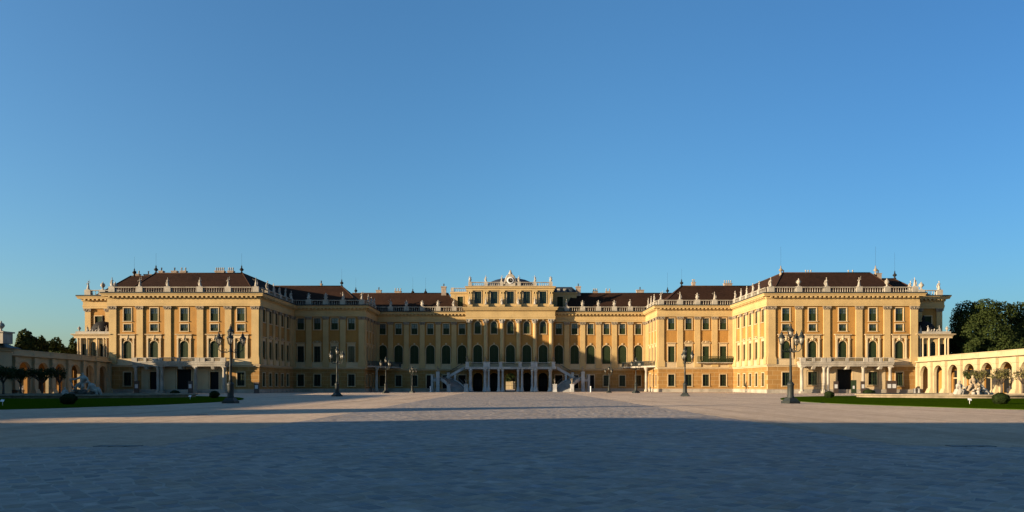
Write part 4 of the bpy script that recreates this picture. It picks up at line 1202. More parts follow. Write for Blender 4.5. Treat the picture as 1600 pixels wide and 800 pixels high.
# ------------------------------------------------------------------ arcades
def arcade(s):
    if s < 0: F = Facade((-80.2, 104.5), (-84.92, 144.3)); nm = 'left'
    else: F = Facade((85.52, 144.3), (80.6, 96))
    base = F.w(F.L/2, -3)
    E = empty('arcade', base, ('long shaded arcade with parapet running from the left pavilion' if s < 0 else 'long sunlit cream arcade with parapet running from the right pavilion'), 'arcade')
    n = int(F.L/5.45)
    us = [F.L-3.4-5.45*k for k in range(n)] if s < 0 else [3.4+5.45*k for k in range(n)]
    b = MB(); wall_cells(b, 0, F.L, 0, 6.35, [(u, 3.6, .0, 5.65, True) for u in us], .5)
    put(link('wall', b.mesh('wall', M['arcade'])), E, F.w(0), F.rz)
    b = MB(); wall_cells(b, 0, F.L, 0, 6.0, [(u-s*1.5, 3.9, .35 if s > 0 else .02, 4.7, False) for i, u in enumerate(us) if 2.2 < u-s*1.5 < F.L-2.2], .6)
    o = put(link('back_wall', b.mesh('back_wall', M['ochre'])), E, F.w(0, -4.4), F.rz)
    for i, u in enumerate(us):
        if (i % 2 == 0 and s < 0) or not 2.2 < u-s*1.5 < F.L-2.2: continue
        q = MB(); wq, zb, zq = 3.8, .36, 4.69
        q.box(-wq/2, wq/2, .3, .36, zb, zq); q.box(-.05, .05, .24, .3, zb, zq); q.m = 1; q.box(-wq/2, -.1, .1, .3, 3.0, 3.25); q.box(.1, wq/2, .1, .3, 3.0, 3.25); q.box(-.1, .1, .1, .3, zb, zq)
        put(link('dark_doorway', q.mesh('dark_doorway', [M['door'], M['arcade']])), E, F.w(u-s*1.5, -4.4), F.rz)
    b = MB(); b.box(0, F.L, .5, 5.3, 6.0, 6.34)
    put(link('vault', b.mesh('vault', M['arcade'])), E, F.w(0), F.rz)
    b = MB(); b.box(-.0, F.L, -.14, 6.4, 6.36, 6.5); b.box(0, F.L, -.75, 6.5, 6.5, 6.72); 
    put(link('cornice', b.mesh('cornice', M['arcade'])), E, F.w(0), F.rz)
    b = MB(); b.box(0, F.L, -.1, .25, 6.74, 7.42); b.box(0, F.L, -.18, .32, 7.43, 7.56)
    for u in us: b.box(u+2.3, u+3.1, -.16, .3, 6.73, 7.425)
    put(link('parapet', b.mesh('parapet', M['arcade'])), E, F.w(0), F.rz)
    pil = []
    for i, u in enumerate(us + [us[-1] + (5.45 if s > 0 else -5.45)]):
        uu = u - 2.72 if s > 0 else u + 2.72
        if uu < .6 or uu > F.L-.5: continue
        b = MB(); b.box(-.55, .55, -.45, -.003, 1.05, 5.4); b.box(-.65, .65, -.56, -.003, 5.4, 5.8); b.frustum((-.85, .85, -.95, -.003), 0, (-.62, .62, -.56, -.003), 1.05); b.box(-.58, .58, -.48, -.003, 5.8, 6.35)
        put(link('pilaster', b.mesh('pilaster', M['arcade'])), E, F.w(uu), F.rz)
    for u in us:
        b = MB()
        r0, r1 = 1.8, 1.98
        for k in range(12):
            a, c = math.pi*k/12, math.pi*(k+1)/12; z = 5.65-1.8
            b.prism([(-r0*math.cos(a), z+r0*math.sin(a)), (-r0*math.cos(c), z+r0*math.sin(c)), (-r1*math.cos(c), z+r1*math.sin(c)), (-r1*math.cos(a), z+r1*math.sin(a))], -.1, -.003)
        b.box(-1.98, -1.75, -.1, .48, 3.68, 3.85); b.box(1.75, 1.98, -.1, .48, 3.68, 3.85)
        put(link('arch', b.mesh('arch', M['arcade'])), E, F.w(u), F.rz)
    return F, E
AF_L, AE_L = arcade(-1); AF_R, AE_R = arcade(1)
# solid terrace block where arcade and pavilion meet
for s in (-1, 1):
    b = MB()
    if s < 0: b.box(-92.4, -85.0, 144.4, 148.7, 0, 7.28)
    else: b.box(85.6, 93, 144.4, 148.7, 0, 7.28)
    put(link('terrace_block', b.mesh('terrace_block', M['arcade'])), AE_L if s < 0 else AE_R, (0, 0, 0))

# corner building at the near end of the left arcade
CB = empty('corner_building', (-88, 98, 0), 'low cream corner building with green copper eaves at the left end', 'building')
b = MB(); b.box(-98, -76.4, 92, 104.3, 0, 6.85); put(link('wall', b.mesh('wall', M['arcade'])), CB, (0, 0, 0))
b = MB(); b.box(-98.4, -76.0, 91.6, 104.6, 6.85, 7.15); b.box(-98.6, -75.7, 91.4, 104.8, 7.15, 7.3); put(link('cornice', b.mesh('cornice', M['arcade'])), CB, (0, 0, 0))
b = MB(); b.frustum((-98.7, -75.4, 91.2, 105), 7.31, (-97, -76.9, 92.6, 103.4), 8.05); put(link('roof', b.mesh('roof', M['verdigris'])), CB, (0, 0, 0))
b = MB(); b.box(-77.1, -75.0-.15, 100.8, 102.8, 7.9, 9.5); b.box(-77.3, -74.95, 100.6, 103.0, 9.5, 9.7); put(link('pedestal', b.mesh('pedestal', M['stone'])), CB, (0, 0, 0))
o = link('corner_urn', STAT['urn']); o.location = (-76.15, 101.8, 9.7); o.scale = (.85, .85, .85); tag(o, 'stone urn on the pedestal above green copper eaves', 'urn')

# ------------------------------------------------------------------ buildings beside and behind the camera that throw the long shadows
SB = empty('side_building', (-92, 69, 0), 'long plain courtyard building beside the left lawn', 'building')
b = MB(); b.box(-101, -84, 44, 91, 0, 11.4); b.box(-101, -90, 14.6, 43.98, 0, 12.7); put(link('wall', b.mesh('wall', M['arcade'])), SB, (0, 0, 0))
b = MB(); b.frustum((-101.5, -83.5, 43.5, 91.5), 11.4, (-94, -91, 50, 85), 13.0); put(link('roof', b.mesh('roof', M['roof'])), SB, (0, 0, 0))
GB = empty('gatehouse_building', (-70, -20, 0), 'wide entrance building behind the viewpoint', 'building')
b = MB(); b.box(-125, -26, -50, 5.5, 0, 12.0); b.box(-125, -92, 5.52, 14.5, 0, 12.2); put(link('wall', b.mesh('wall', M['arcade'])), GB, (0, 0, 0))
b = MB(); b.frustum((-125.5, -25.5, -50.5, 6), 12.0, (-120, -30, -30, 0), 13.2); put(link('roof', b.mesh('roof', M['roof'])), GB, (0, 0, 0))
b = MB(); b.prism([(-79, 12.02), (-74, 14.3), (-69, 14.3), (-52, 12.02)], 1.5, 5.45); put(link('shadow_gable', b.mesh('shadow_gable', M['arcade'])), GB, (0, 0, 0))  # raised piece added out of view to bow the foreground shadow's edge
GL_ = empty('shadow_block', (-61, 28, 0), 'unseen added block with steep pyramid roof, shaped to cast the shadow streak', 'building')  # out-of-view block, added and shaped for the tapering shadow streak
b = MB(); b.box(-65, -57, 24, 32, 0, 6.4); put(link('wall', b.mesh('wall', M['arcade'])), GL_, (0, 0, 0))
b = MB(); b.frustum((-65.4, -56.6, 23.6, 32.4), 6.4, (-62.1, -59.9, 26.9, 29.1), 11.6); b.frustum((-61.9, -60.1, 27.1, 28.9), 11.61, (-61.1, -60.9, 27.9, 28.1), 15.2); put(link('roof', b.mesh('roof', M['roof'])), GL_, (0, 0, 0))

# ------------------------------------------------------------------ lamps
def make_lamp():
    root = empty('street_lamp')
    b = MB(); b.box(-.62, .62, -.62, .62, 0, .22); b.frustum((-.55, .55, -.55, .55), .22, (-.36, .36, -.36, .36), .55)
    b.lathe([(.36, .5), (.33, .65), (.30, .8), (.30, 1.75), (.36, 1.85), (.30, 1.95), (.2, 2.1)], 12)
    o = link('base', b.mesh('base', M['lampiron'])); o.parent = root
    b = MB(); b.lathe([(.17, 2.05), (.14, 2.4), (.12, 3.6), (.15, 3.66), (.11, 3.75), (.09, 5.0), (.15, 5.08), (.17, 5.25), (.1, 5.4), (.07, 5.7), (.05, 6.3)], 12)
    o = link('pole', b.mesh('pole', M['lampiron'])); o.parent = root
    def lantern(x, y, z):
        c = MB(); c.lathe([(.03, -.3), (.06, -.2), (.05, -.1), (.16, 0), (.18, .05)], 8)
        for k in range(6):
            a = math.pi*k/3; c.tube([(.18*math.cos(a), .18*math.sin(a), .04), (.30*math.cos(a), .30*math.sin(a), .62)], .022, 4)
        c.lathe([(.33, .6), (.36, .64), (.30, .72), (.14, .92), (.12, 1.0), (.15, 1.05), (.05, 1.15), (.03, 1.35)], 6)
        l = link('lantern', c.mesh('lantern', M['lampiron'])); l.parent = root; l.location = (x, y, z)
        gl = MB(); gl.lathe([(.165, .05), (.275, .6)], 6)
        g2 = link('glass', gl.mesh('glass', M['lampglass'])); g2.parent = l
        bl = MB(); bl.lathe([(.03, .1), (.05, .2), (.08, .32), (.05, .42)], 8); b2 = link('mantle', bl.mesh('mantle', M['stone'])); b2.parent = l
    for a in (R(185), R(-70), R(22), R(110)):
        ca, sa = math.cos(a), math.sin(a); rr = 1.12
        b = MB(); b.tube([(.08*ca, .08*sa, 5.15), (.4*ca, .4*sa, 5.0), (.85*ca, .85*sa, 5.05), (rr*ca, rr*sa, 5.3), (rr*ca, rr*sa, 5.55)], .045, 6)
        pts = [(.5*ca+.14*math.cos(t)*ca, .5*sa+.14*math.cos(t)*sa, 5.22+.14*math.sin(t)) for t in [k*math.pi/5 for k in range(10)]]
        b.tube(pts, .03, 5)
        o = link('arm', b.mesh('arm', M['lampiron'])); o.parent = root
        if a == R(110): 
            bpy.data.objects.remove(o); continue
        lantern(rr*ca, rr*sa, 5.75)
    lantern(0, 0, 6.45)
    return root
def copy_tree(o, parent=None):
    c = o.copy(); COL.objects.link(c)
    if parent is not None: c.parent = parent
    for ch in list(o.children): copy_tree(ch, c)
    return c
lamp0 = make_lamp()
LAMPS = [(-27.2, 66, 0, .98, 'nearest lamp on the left, by the tip of the shaded lawn'), (26.6, 65.2, .3, .98, 'nearest lamp on the right, by the tip of the sunlit lawn'),
         (-26.8, 104.6, .8, 1.0, 'middle lamp on the left, before the shaded middle block'), (26.5, 104.6, 1.2, 1.0, 'middle lamp on the right, before the sunlit middle block'),
         (-26.6, 144, .5, 1.0, 'lamp on the left before the inner corner of the palace'), (26.5, 146, .4, 1.0, 'lamp on the right before the inner corner of the palace'),
         (-22.2, 152, 1.1, .78, 'small far lamp left of the perron staircase'), (21.6, 152, .2, .78, 'small far lamp right of the perron staircase')]
for i, (x, y, rz, sc, lab) in enumerate(LAMPS):
    o = lamp0 if i == 0 else copy_tree(lamp0)
    o.location = (x, y, 0); o.rotation_euler = (0, 0, rz); o.scale = (sc,)*3
    tag(o, 'iron four-lantern street lamp, ' + lab, 'street lamp', 'candelabra lamps lining the courtyard')

# ------------------------------------------------------------------ vegetation
def leaf_cloud(centers, n, size, rng, shell=.55, flat=1.0):
    """leaf quads spread through a set of ellipsoids (c, r)"""
    V = []; F = []
    tot = sum(r[0]*r[1]*r[2] for c, r in centers)
    for c, r in centers:
        k = int(n*r[0]*r[1]*r[2]/tot)
        for _ in range(k):
            d = Vector((rng.gauss(0, 1), rng.gauss(0, 1), rng.gauss(0, 1))).normalized()
            rad = shell + (1-shell)*rng.random()**.6
            rad *= 1 + .22*mnoise.noise(Vector((c[0]+d.x*2.1, c[1]+d.y*2.1, c[2]+d.z*2.1)))
            p = Vector((c[0]+d.x*r[0]*rad, c[1]+d.y*r[1]*rad, c[2]+d.z*r[2]*rad))
            nrm = (d + .9*Vector((rng.gauss(0, .6), rng.gauss(0, .6), rng.gauss(.2, .6)))).normalized()
            a = nrm.orthogonal().normalized(); b = nrm.cross(a)
            t = rng.random()*6.28; s = size*rng.uniform(.6, 1.3)
            a2 = (a*math.cos(t)+b*math.sin(t))*s; b2 = (b*math.cos(t)-a*math.sin(t))*s*.62
            i = len(V)
            V += [p-a2, p+b2*.9-a2*.1, p+a2, p-b2*.9+a2*.1]
            F.append((i, i+1, i+2, i+3))
    return V, F
def leaf_mesh(name, V, F, mat):
    me = bpy.data.meshes.new(name); me.from_pydata([tuple(v) for v in V], [], F); me.materials.append(mat); me.update(); return me

def big_tree(x, y, h, w_, seed, label, mat='leaf', n=9000, leaf=.42, group=None, low=.12):
    rng = random.Random(seed)
    E = empty('broadleaf_tree', (x, y, 0), label, 'tree', group)
    tr = MB(); tr.tube([(0, 0, 0), (.1, 0, h*.2), (-.1, .1, h*.45), (0, 0, h*.8)], [w_*.055, w_*.045, w_*.03, .06], 9)
    cents = []
    nb = 16
    for k in range(nb):
        a = rng.random()*6.28; zz = rng.uniform(low+.1, .86)
        rr = w_*.5*math.sqrt(max(.05, 1-((zz-.5)/.55)**2))*rng.uniform(.3, .78)
        r = w_*rng.uniform(.15, .25)
        c = (rr*math.cos(a), rr*math.sin(a), h*zz)
        cents.append((c, (r, r, r*rng.uniform(.7, .95))))
        tr.tube([(0, 0, h*max(.12, zz-.3)), (c[0]*.5, c[1]*.5, h*(zz-.14)), c], [w_*.02, w_*.013, .04], 6)
    cents.append(((0, 0, h*.55), (w_*.34, w_*.34, h*.34))); cents.append(((0, 0, h*.88), (w_*.2, w_*.2, h*.12)))
    t = link('trunk', tr.mesh('trunk', M['bark'])); t.parent = E
    V, F = leaf_cloud(cents, n, leaf, rng)
    c = link('crown', leaf_mesh('crown', V, F, M[mat])); c.parent = E
    return E
def tree_at(px, ytop, Y, wpx, seed, label, **kw):
    h = EYE + (HZ-ytop)*Y/FPX
    big_tree(P(px, Y), Y, h, wpx*Y/FPX, seed, label, **kw)
GR = 'trees rising behind the right arcade'; GL = 'trees rising behind the left arcade'
tree_at(1541, 466, 150, 104, 11, 'tall dense dark green tree with the highest crown behind the right arcade', n=30000, leaf=.27, group=GR)
tree_at(1594, 472, 153, 92, 12, 'broad dark green tree at the right edge behind the arcade', n=26000, leaf=.27, group=GR)
tree_at(1494, 503, 168, 46, 13, 'smaller pale green tree beside the right pavilion', n=9000, leaf=.27, group=GR)
tree_at(1640, 478, 165, 90, 14, 'far dark tree beyond the right edge behind the arcade', n=7000, group=GR)
tree_at(1512, 516, 147, 52, 15, 'low bushy tree just above the right arcade parapet', n=12000, leaf=.27, group=GR)
tree_at(1572, 516, 147, 70, 16, 'low dark undergrowth tree above the right arcade parapet', n=14000, leaf=.27, group=GR)
tree_at(38, 514, 132, 46, 21, 'pale green rounded tree, tallest behind the left arcade', n=7000, leaf=.34, group=GL)
tree_at(64, 524, 140, 30, 22, 'narrow green tree second from the left behind the arcade', n=4000, leaf=.34, group=GL)
tree_at(88, 526, 150, 36, 23, 'umbrella-crowned tree behind the left arcade', mat='leafdark', n=4000, leaf=.34, group=GL)
tree_at(114, 527, 158, 26, 24, 'dark conical tree beside the left pavilion', mat='leafdark', n=4000, leaf=.34, group=GL)
tree_at(50, 538, 150, 70, 25, 'low dark tree filling the gap above the left arcade parapet', mat='leafdark', n=6000, leaf=.36, group=GL)
tree_at(100, 541, 165, 50, 26, 'low dark bushy tree behind the left arcade near the pavilion', mat='leafdark', n=5000, leaf=.36, group=GL)
tree_at(5, 528, 140, 44, 27, 'dark tree behind the corner building urn', mat='leafdark', n=5000, leaf=.36, group=GL)

def pollard(x, y, h, w_, seed, label, mat, n, group):
    rng = random.Random(seed)
    E = empty('pollard_tree', (x, y, 0), label, 'tree', group)
    tr = MB(); tr.tube([(0, 0, 0), (.04, 0, h*.25), (0, .03, h*.42)], [.17, .13, .12], 8)
    cents = []
    for k in range(11):
        a = 2*math.pi*k/11 + rng.uniform(-.2, .2); r = w_*.5*rng.uniform(.45, .9); z = h*rng.uniform(.62, .85)
        tip = (r*math.cos(a), r*math.sin(a), z)
        tr.tube([(0, 0, h*.40), (r*.45*math.cos(a+.15), r*.45*math.sin(a+.15), h*.54), tip], [.08, .055, .03], 6)
        for q in range(4):
            e = (tip[0]+rng.uniform(-.5, .5), tip[1]+rng.uniform(-.5, .5), min(h, tip[2]+rng.uniform(.2, .8)))
            tr.tube([tip, e], [.03, .012], 4)
        cents.append((tip, (w_*.17, w_*.17, h*.13)))
    cents.append(((0, 0, h*.72), (w_*.36, w_*.36, h*.2)))
    t = link('trunk', tr.mesh('trunk', M['bark'])); t.parent = E
    V, F = leaf_cloud(cents, n, .13, rng, shell=.15)
    c = link('crown', leaf_mesh('crown', V, F, M[mat])); c.parent = E
for px, lab, sd in ((5, 'leafy dark pollard tree, leftmost before the left arcade', 31), (32, 'leafy dark pollard tree, second before the left arcade', 32), (66, 'widest dark pollard tree before the left arcade', 33), (93, 'thin dark pollard tree nearest the left fountain', 34)):
    w_ = {5: 3.6, 32: 2.9, 66: 4.1, 93: 2.3}[px]
    Yp = {5: 98, 32: 105, 66: 108, 93: 110}[px]
    pollard(P(px, Yp), Yp, 4.9, w_, sd, lab, 'leafdark', 700 if px == 93 else int(w_*520), 'pollard trees before the left arcade')
for px, lab, sd, n in ((1521, 'leafier green pollard tree beside the right fountain figures', 41, 2000), (1532, 'bare-limbed pollard tree behind the white rearing figure', 42, 700), (1565, 'sparse dry pollard tree, second from the right edge', 43, 900), (1598, 'very sparse pollard tree at the right edge', 44, 380)):
    Yp = {1521: 115, 1532: 110, 1565: 106, 1598: 103}[px]
    pollard(P(px, Yp), Yp, 4.6, 2.9, sd, lab, 'leaf' if px == 1521 else 'sparse', n, 'pollard trees before the right arcade')

def topiary(px, ybase, wpx, hpx, seed, label):
    Y = EYE*FPX/(ybase-HZ); r = wpx*Y/FPX/2; hh = hpx*Y/FPX
    rng = random.Random(seed)
    E = empty('topiary_bush', (P(px, Y), Y, .04), label, 'topiary bush', 'clipped box balls on the lawns')
    b = MB(); b.ball((0, 0, hh*.5), (r*.9, r*.9, hh*.5), 20, 12)
    o = link('foliage', b.mesh('foliage', M['box'])); o.parent = E
    V, F = leaf_cloud([((0, 0, hh*.5), (r*.98, r*.98, hh*.53))], 2600, .055, rng, shell=.9)
    V = [Vector((v.x, v.y, max(.0, v.z))) for v in V]
    c = link('leaf_clump', leaf_mesh('leaf_clump', V, F, M['box'])); c.parent = E
    b = MB(); b.tube([(0, 0, -.05), (0, 0, hh*.3)], .07, 6); o = link('stem', b.mesh('stem', M['bark'])); o.parent = E
topiary(107, 632.5, 23, 16, 1, 'largest clipped ball at the front of the shaded left lawn')
topiary(335, 622.5, 15, 11, 2, 'clipped ball behind the left lamp before the left side door')
topiary(273, 617.6, 14, 7, 3, 'low clipped ball before the central door of the left pavilion')
topiary(1564, 632, 24, 17, 4, 'largest clipped ball at the front of the sunlit right lawn')
topiary(1296, 622, 15, 10, 5, 'clipped ball just right of the near right lamp')
topiary(1358, 618, 18, 9, 6, 'low clipped ball at the left end of the right basin')

# ------------------------------------------------------------------ fountains
def fountain(s):
    cx = P(137, 96) if s < 0 else P(1508, 96)
    cy = 96
    E = empty('fountain', (cx, cy, 0), ('shaded white figure fountain in a long low basin on the left lawn' if s < 0 else 'sunlit figure fountain in a long low stone basin on the right lawn'), 'fountain')
    def ring(ax, ay, n=64):
        return [(cx+ax*math.cos(2*math.pi*k/n)*(1+.05*math.cos(4*2*math.pi*k/n)), cy+ay*math.sin(2*math.pi*k/n)*(1+.05*math.cos(4*2*math.pi*k/n))) for k in range(n)]
    b = MB(); n = 64
    o1, i1, o2 = ring(14.2, 8.4), ring(13.5, 7.7), ring(14.45, 8.65)
    for k in range(n):
        k2 = (k+1) % n
        b.slab([o1[k], o1[k2], i1[k2], i1[k]], 0, .34); b.slab([o2[k], o2[k2], i1[k2], i1[k]], .342, .52)
    put(link('basin_wall', b.mesh('basin_wall', M['basin'])), E, (0, 0, 0))
    b = MB(); b.slab(ring(13.55, 7.75), .06, .26); put(link('water', b.mesh('water', M['water'])), E, (0, 0, 0))
    def fig(name, joints, tubes, balls, vox=.05, mt='statue'):
        b = MB()
        for pts, rad in tubes: b.tube([joints[p] if isinstance(p, str) else p for p in pts], [q*(1.22 if len(joints) else 1.0) for q in rad], 8)
        for c, r in balls: b.ball(joints[c] if isinstance(c, str) else c, r)
        me = remeshed(name, b, M[mt], vox)
        return put(link(name, me), E, (cx, cy-1.2, 0))
    # rockwork
    rk = MB()
    rng = random.Random(5+s)
    for k in range(26):
        x = rng.uniform(-2.0, 2.0); z = rng.uniform(.2, 1.0)*(1-abs(x)/3.0); r = rng.uniform(.3, .6)
        rk.ball((x, rng.uniform(-.3, 1.2), .15+z*.8), (r, r, r*.8), 8, 6)
    for k in range(8):
        x = -2.3+k*.65; rk.ball((x, .2, .2), (.6, .6, .4), 8, 5)
    me = remeshed('rockwork', rk, M['rock'], .09)
    for v in me.vertices:
        nv = mnoise.noise(v.co*2.3)*.16; v.co += Vector(v.normal)*nv
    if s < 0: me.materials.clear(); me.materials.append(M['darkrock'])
    put(link('rockwork', me), E, (cx, cy-1.2, 0))
    if s < 0:
        j = dict(hip=(.05, 0, 2.05), chest=(.25, -.05, 2.75), neck=(.2, -.1, 3.02), head=(.12, -.12, 3.25), ls=(-.12, -.1, 2.85), le=(-.75, -.25, 2.55), lh=(-1.55, -.3, 2.5),
                 rs=(.55, 0, 2.8), re=(.85, -.1, 2.4), rh=(.7, -.35, 2.05), lk=(-.62, -.15, 1.75), lf=(-1.15, -.1, .95), rk_=(.3, -.3, 1.5), rf=(-.05, -.2, .95))
        fig('lunging_figure', j, [(['hip', 'chest', 'neck'], [.27, .34, .12]), (['neck', 'head'], [.11, .12]), (['ls', 'le', 'lh'], [.15, .11, .08]), (['rs', 're', 'rh'], [.15, .11, .08]), (['hip', 'lk', 'lf'], [.25, .18, .1]), (['hip', 'rk_', 'rf'], [.25, .18, .1]), (['ls', 'chest', 'rs'], [.16, .28, .16]), ([(-1.15, -.1, .95), (-1.4, -.25, .9)], [.1, .06]), ([(.0, 0, 2.1), (-.3, -.1, 1.7), (-.35, -.1, 1.3)], [.26, .2, .12])], [('head', (.16, .19, .22)), ('lh', .1), ('rh', .1)])
        fig('staff', {}, [([(-1.6, -.3, 2.55), (-1.25, -.3, 1.9), (-.95, -.3, 1.2)], [.07, .09, .07])], [], .04)
        j = dict(hip=(1.55, 0, 1.1), chest=(1.4, -.15, 1.7), neck=(1.2, -.2, 1.95), head=(1.02, -.25, 2.12), ls=(1.15, -.25, 1.8), lh=(1.0, -.45, 1.0), rs=(1.75, -.1, 1.75), re=(1.95, -.2, 1.4), rh=(1.65, -.5, 1.2), k=(2.35, -.2, 1.25), f=(2.8, -.2, .4), k2=(2.1, -.4, 1.0), f2=(2.3, -.4, .4))
        fig('crouching_figure', j, [(['hip', 'chest', 'neck'], [.34, .36, .13]), (['neck', 'head'], [.12, .12]), (['ls', 'lh'], [.15, .09]), (['rs', 're', 'rh'], [.15, .12, .09]), (['hip', 'k', 'f'], [.28, .2, .12]), (['hip', 'k2', 'f2'], [.27, .19, .12]), (['ls', 'chest', 'rs'], [.17, .28, .17]), ([(1.5, .1, 1.1), (1.4, 0, .8)], [.34, .3])], [('head', (.17, .2, .22))])
        j = dict(a=(-2.15, -.4, .35), b=(-2.15, -.4, 1.0), h=(-2.15, -.42, 1.32))
        fig('water_nymph', j, [(['a', 'b'], [.34, .24]), (['b', 'h'], [.12, .12]), ([(-2.35, -.4, 1.05), (-2.5, -.55, .7), (-2.3, -.7, .55)], [.1, .08, .07]), ([(-1.95, -.4, 1.05), (-1.7, -.5, .8), (-1.5, -.55, .55)], [.1, .08, .07]), ([(-2.1, -.4, .45), (-1.5, -.5, .4), (-.9, -.5, .35)], [.28, .2, .1])], [('h', (.14, .16, .18))])
    else:
        j = dict(hip=(.35, 0, 1.75), chest=(.25, -.1, 2.4), neck=(.2, -.1, 2.68), head=(.15, -.15, 2.9), ls=(-.1, -.1, 2.5), le=(-.35, -.3, 2.0), lh=(-.1, -.5, 1.75), rs=(.6, -.05, 2.45), re=(.85, -.2, 2.0), rh=(1.0, -.45, 1.7), lk=(-.4, -.5, 1.55), lf=(-.75, -.5, .95), rk_=(.45, -.6, 1.5), rf=(.3, -.6, .9))
        fig('enthroned_figure', j, [(['hip', 'chest', 'neck'], [.3, .33, .13]), (['neck', 'head'], [.11, .12]), (['ls', 'le', 'lh'], [.15, .11, .08]), (['rs', 're', 'rh'], [.15, .11, .08]), (['hip', 'lk', 'lf'], [.27, .2, .11]), (['hip', 'rk_', 'rf'], [.27, .2, .11]), (['ls', 'chest', 'rs'], [.16, .28, .16]), ([(.3, .2, 1.6), (.2, .2, .9)], [.5, .6])], [('head', (.17, .19, .23))], .05, 'rock')
        j = dict(hip=(-1.65, 0, 1.1), chest=(-1.75, -.1, 1.75), neck=(-1.75, -.12, 2.0), head=(-1.7, -.15, 2.2), ls=(-2.0, -.1, 1.8), lh=(-2.1, -.3, 1.2), rs=(-1.5, -.1, 1.8), re=(-1.2, -.25, 1.5), rh=(-1.0, -.4, 1.3), k=(-1.7, -.5, .85), f=(-2.0, -.6, .2), k2=(-1.4, -.5, .9), f2=(-1.55, -.6, .2))
        fig('reclining_figure', j, [(['hip', 'chest', 'neck'], [.32, .3, .12]), (['neck', 'head'], [.11, .12]), (['ls', 'lh'], [.14, .08]), (['rs', 're', 'rh'], [.14, .1, .08]), (['hip', 'k', 'f'], [.27, .2, .12]), (['hip', 'k2', 'f2'], [.27, .2, .12]), (['ls', 'chest', 'rs'], [.15, .25, .15]), ([(-1.7, 0, 1.1), (-1.9, 0, .2)], [.4, .5])], [('head', (.16, .18, .21))])
        # rearing sea horse
        fig('sea_horse', {}, [([(2.5, .1, .5), (2.0, 0, .85), (1.6, -.1, 1.15), (1.45, -.15, 1.5), (1.25, -.2, 1.78)], [.36, .4, .34, .22, .15]), ([(1.28, -.2, 1.75), (1.0, -.25, 1.55)], [.15, .09]), ([(1.6, -.3, 1.0), (1.15, -.4, 1.15), (.9, -.4, .95)], [.14, .1, .06]), ([(1.65, .05, 1.0), (1.25, .0, .8), (1.15, 0, .5)], [.14, .1, .06]), ([(2.5, .1, .5), (2.95, .2, .4), (3.2, .1, .7)], [.34, .2, .1]), ([(1.9, -.2, .7), (1.85, -.3, .2)], [.16, .12]), ([(2.3, -.2, .6), (2.3, -.3, .2)], [.16, .12])], [((1.24, -.2, 1.95), (.04, .05, .12))])
        fig('reed_god', {}, [([(-.1, -.7, .3), (-.15, -.75, .8)], [.3, .25]), ([(.55, -.7, .3), (.5, -.75, 1.0)], [.28, .22])], [((-.15, -.78, 1.05), .16), ((.5, -.78, 1.22), .16)])
    return E
fountain(-1); fountain(1)

# ------------------------------------------------------------------ small things
def board(px, y, z1, w_, label, double=False):
    E = empty('information_board', (P(px, y), y, 0), label, 'information board', 'dark information boards by the pavilion doors')
    b = MB(); b.box(-w_/2, w_/2, -.12, .12, .12, z1); b.box(-w_/2-.06, w_/2+.06, -.25, .25, 0, .12)
    o = link('panel', b.mesh('panel', M['board'])); o.parent = E
    n = 2 if double else 1
    for k in range(n):
        c = (k-.5)*w_*.5 if double else 0; ww = w_*(.36 if double else .62)
        p = MB(); p.box(c-ww/2, c+ww/2, -.14, -.121, z1*.42, z1*.74); o = link('poster', p.mesh('poster', M['paper'])); o.parent = E
board(213.5, 140.5, 2.55, .95, 'dark information board left of the left balcony column')
board(297.5, 140.8, 2.55, .9, 'dark information board beside the central door of the left pavilion')
board(401, 141.5, 2.3, 1.0, 'dark information board by the right corner of the left pavilion')
board(1306, 140.8, 2.5, .95, 'brown information board left of the right pavilion door')
board(1348, 140.8, 2.5, .85, 'brown information board beside the balcony column right of the right pavilion door')
board(1393, 140.5, 2.6, 2.0, 'double brown information board at the right end of the right balcony', True)
def small_sign(px, ybase, label):
    Y = EYE*FPX/(ybase-HZ)
    E = empty('lawn_sign', (P(px, Y), Y, .04), label, 'sign', 'small white signs on the lawns')
    b = MB(); b.tube([(0, 0, 0), (0, 0, .35)], .02, 6); o = link('stake', b.mesh('stake', M['white'])); o.parent = E
    b = MB(); b.M = Matrix.Translation((0, -.02, .42)) @ Matrix.Rotation(R(-35), 4, 'X') @ Matrix.Rotation(R(12), 4, 'Y'); b.box(-.15, .15, -.012, .012, -.11, .11); o = link('panel', b.mesh('panel', M['white'])); o.parent = E
E = empty('banner_stand', (P(1334, 141.4), 141.4, 0), 'dark green banner stand with white notice right of the right pavilion door', 'banner stand')
b = MB(); b.box(-.55, .55, -.04, .04, .1, 2.75); o = link('banner', b.mesh('banner', M['green'])); o.parent = E
b = MB(); b.box(-.6, .6, -.2, .2, 0, .1); o = link('foot', b.mesh('foot', M['iron'])); o.parent = E
b = MB(); b.box(-.22, .16, -.09, -.045, .95, 1.55); o = link('notice', b.mesh('notice', M['paper'])); o.parent = E
E = empty('barrier_fence', (P(1283, 141.4), 141.4, 0), 'thin metal barrier fence before the window left of the right pavilion door', 'fence')
b = MB()
for x in (-.85, 0, .85): b.box(x-.03, x+.03, -.03, .03, 0, 2.1)
o = link('post', b.mesh('post', M['lampiron'])); o.parent = E; o.name = 'frame'
b = MB()
for z in (.9, 1.5, 2.05): b.box(-.82, .82, -.015, .015, z-.02, z+.02)
for k in range(9): b.box(-.7+.175*k-.01, -.7+.175*k+.01, -.012, .012, .9, 2.05)
o = link('mesh_panel', b.mesh('mesh_panel', M['lampiron'])); o.parent = E
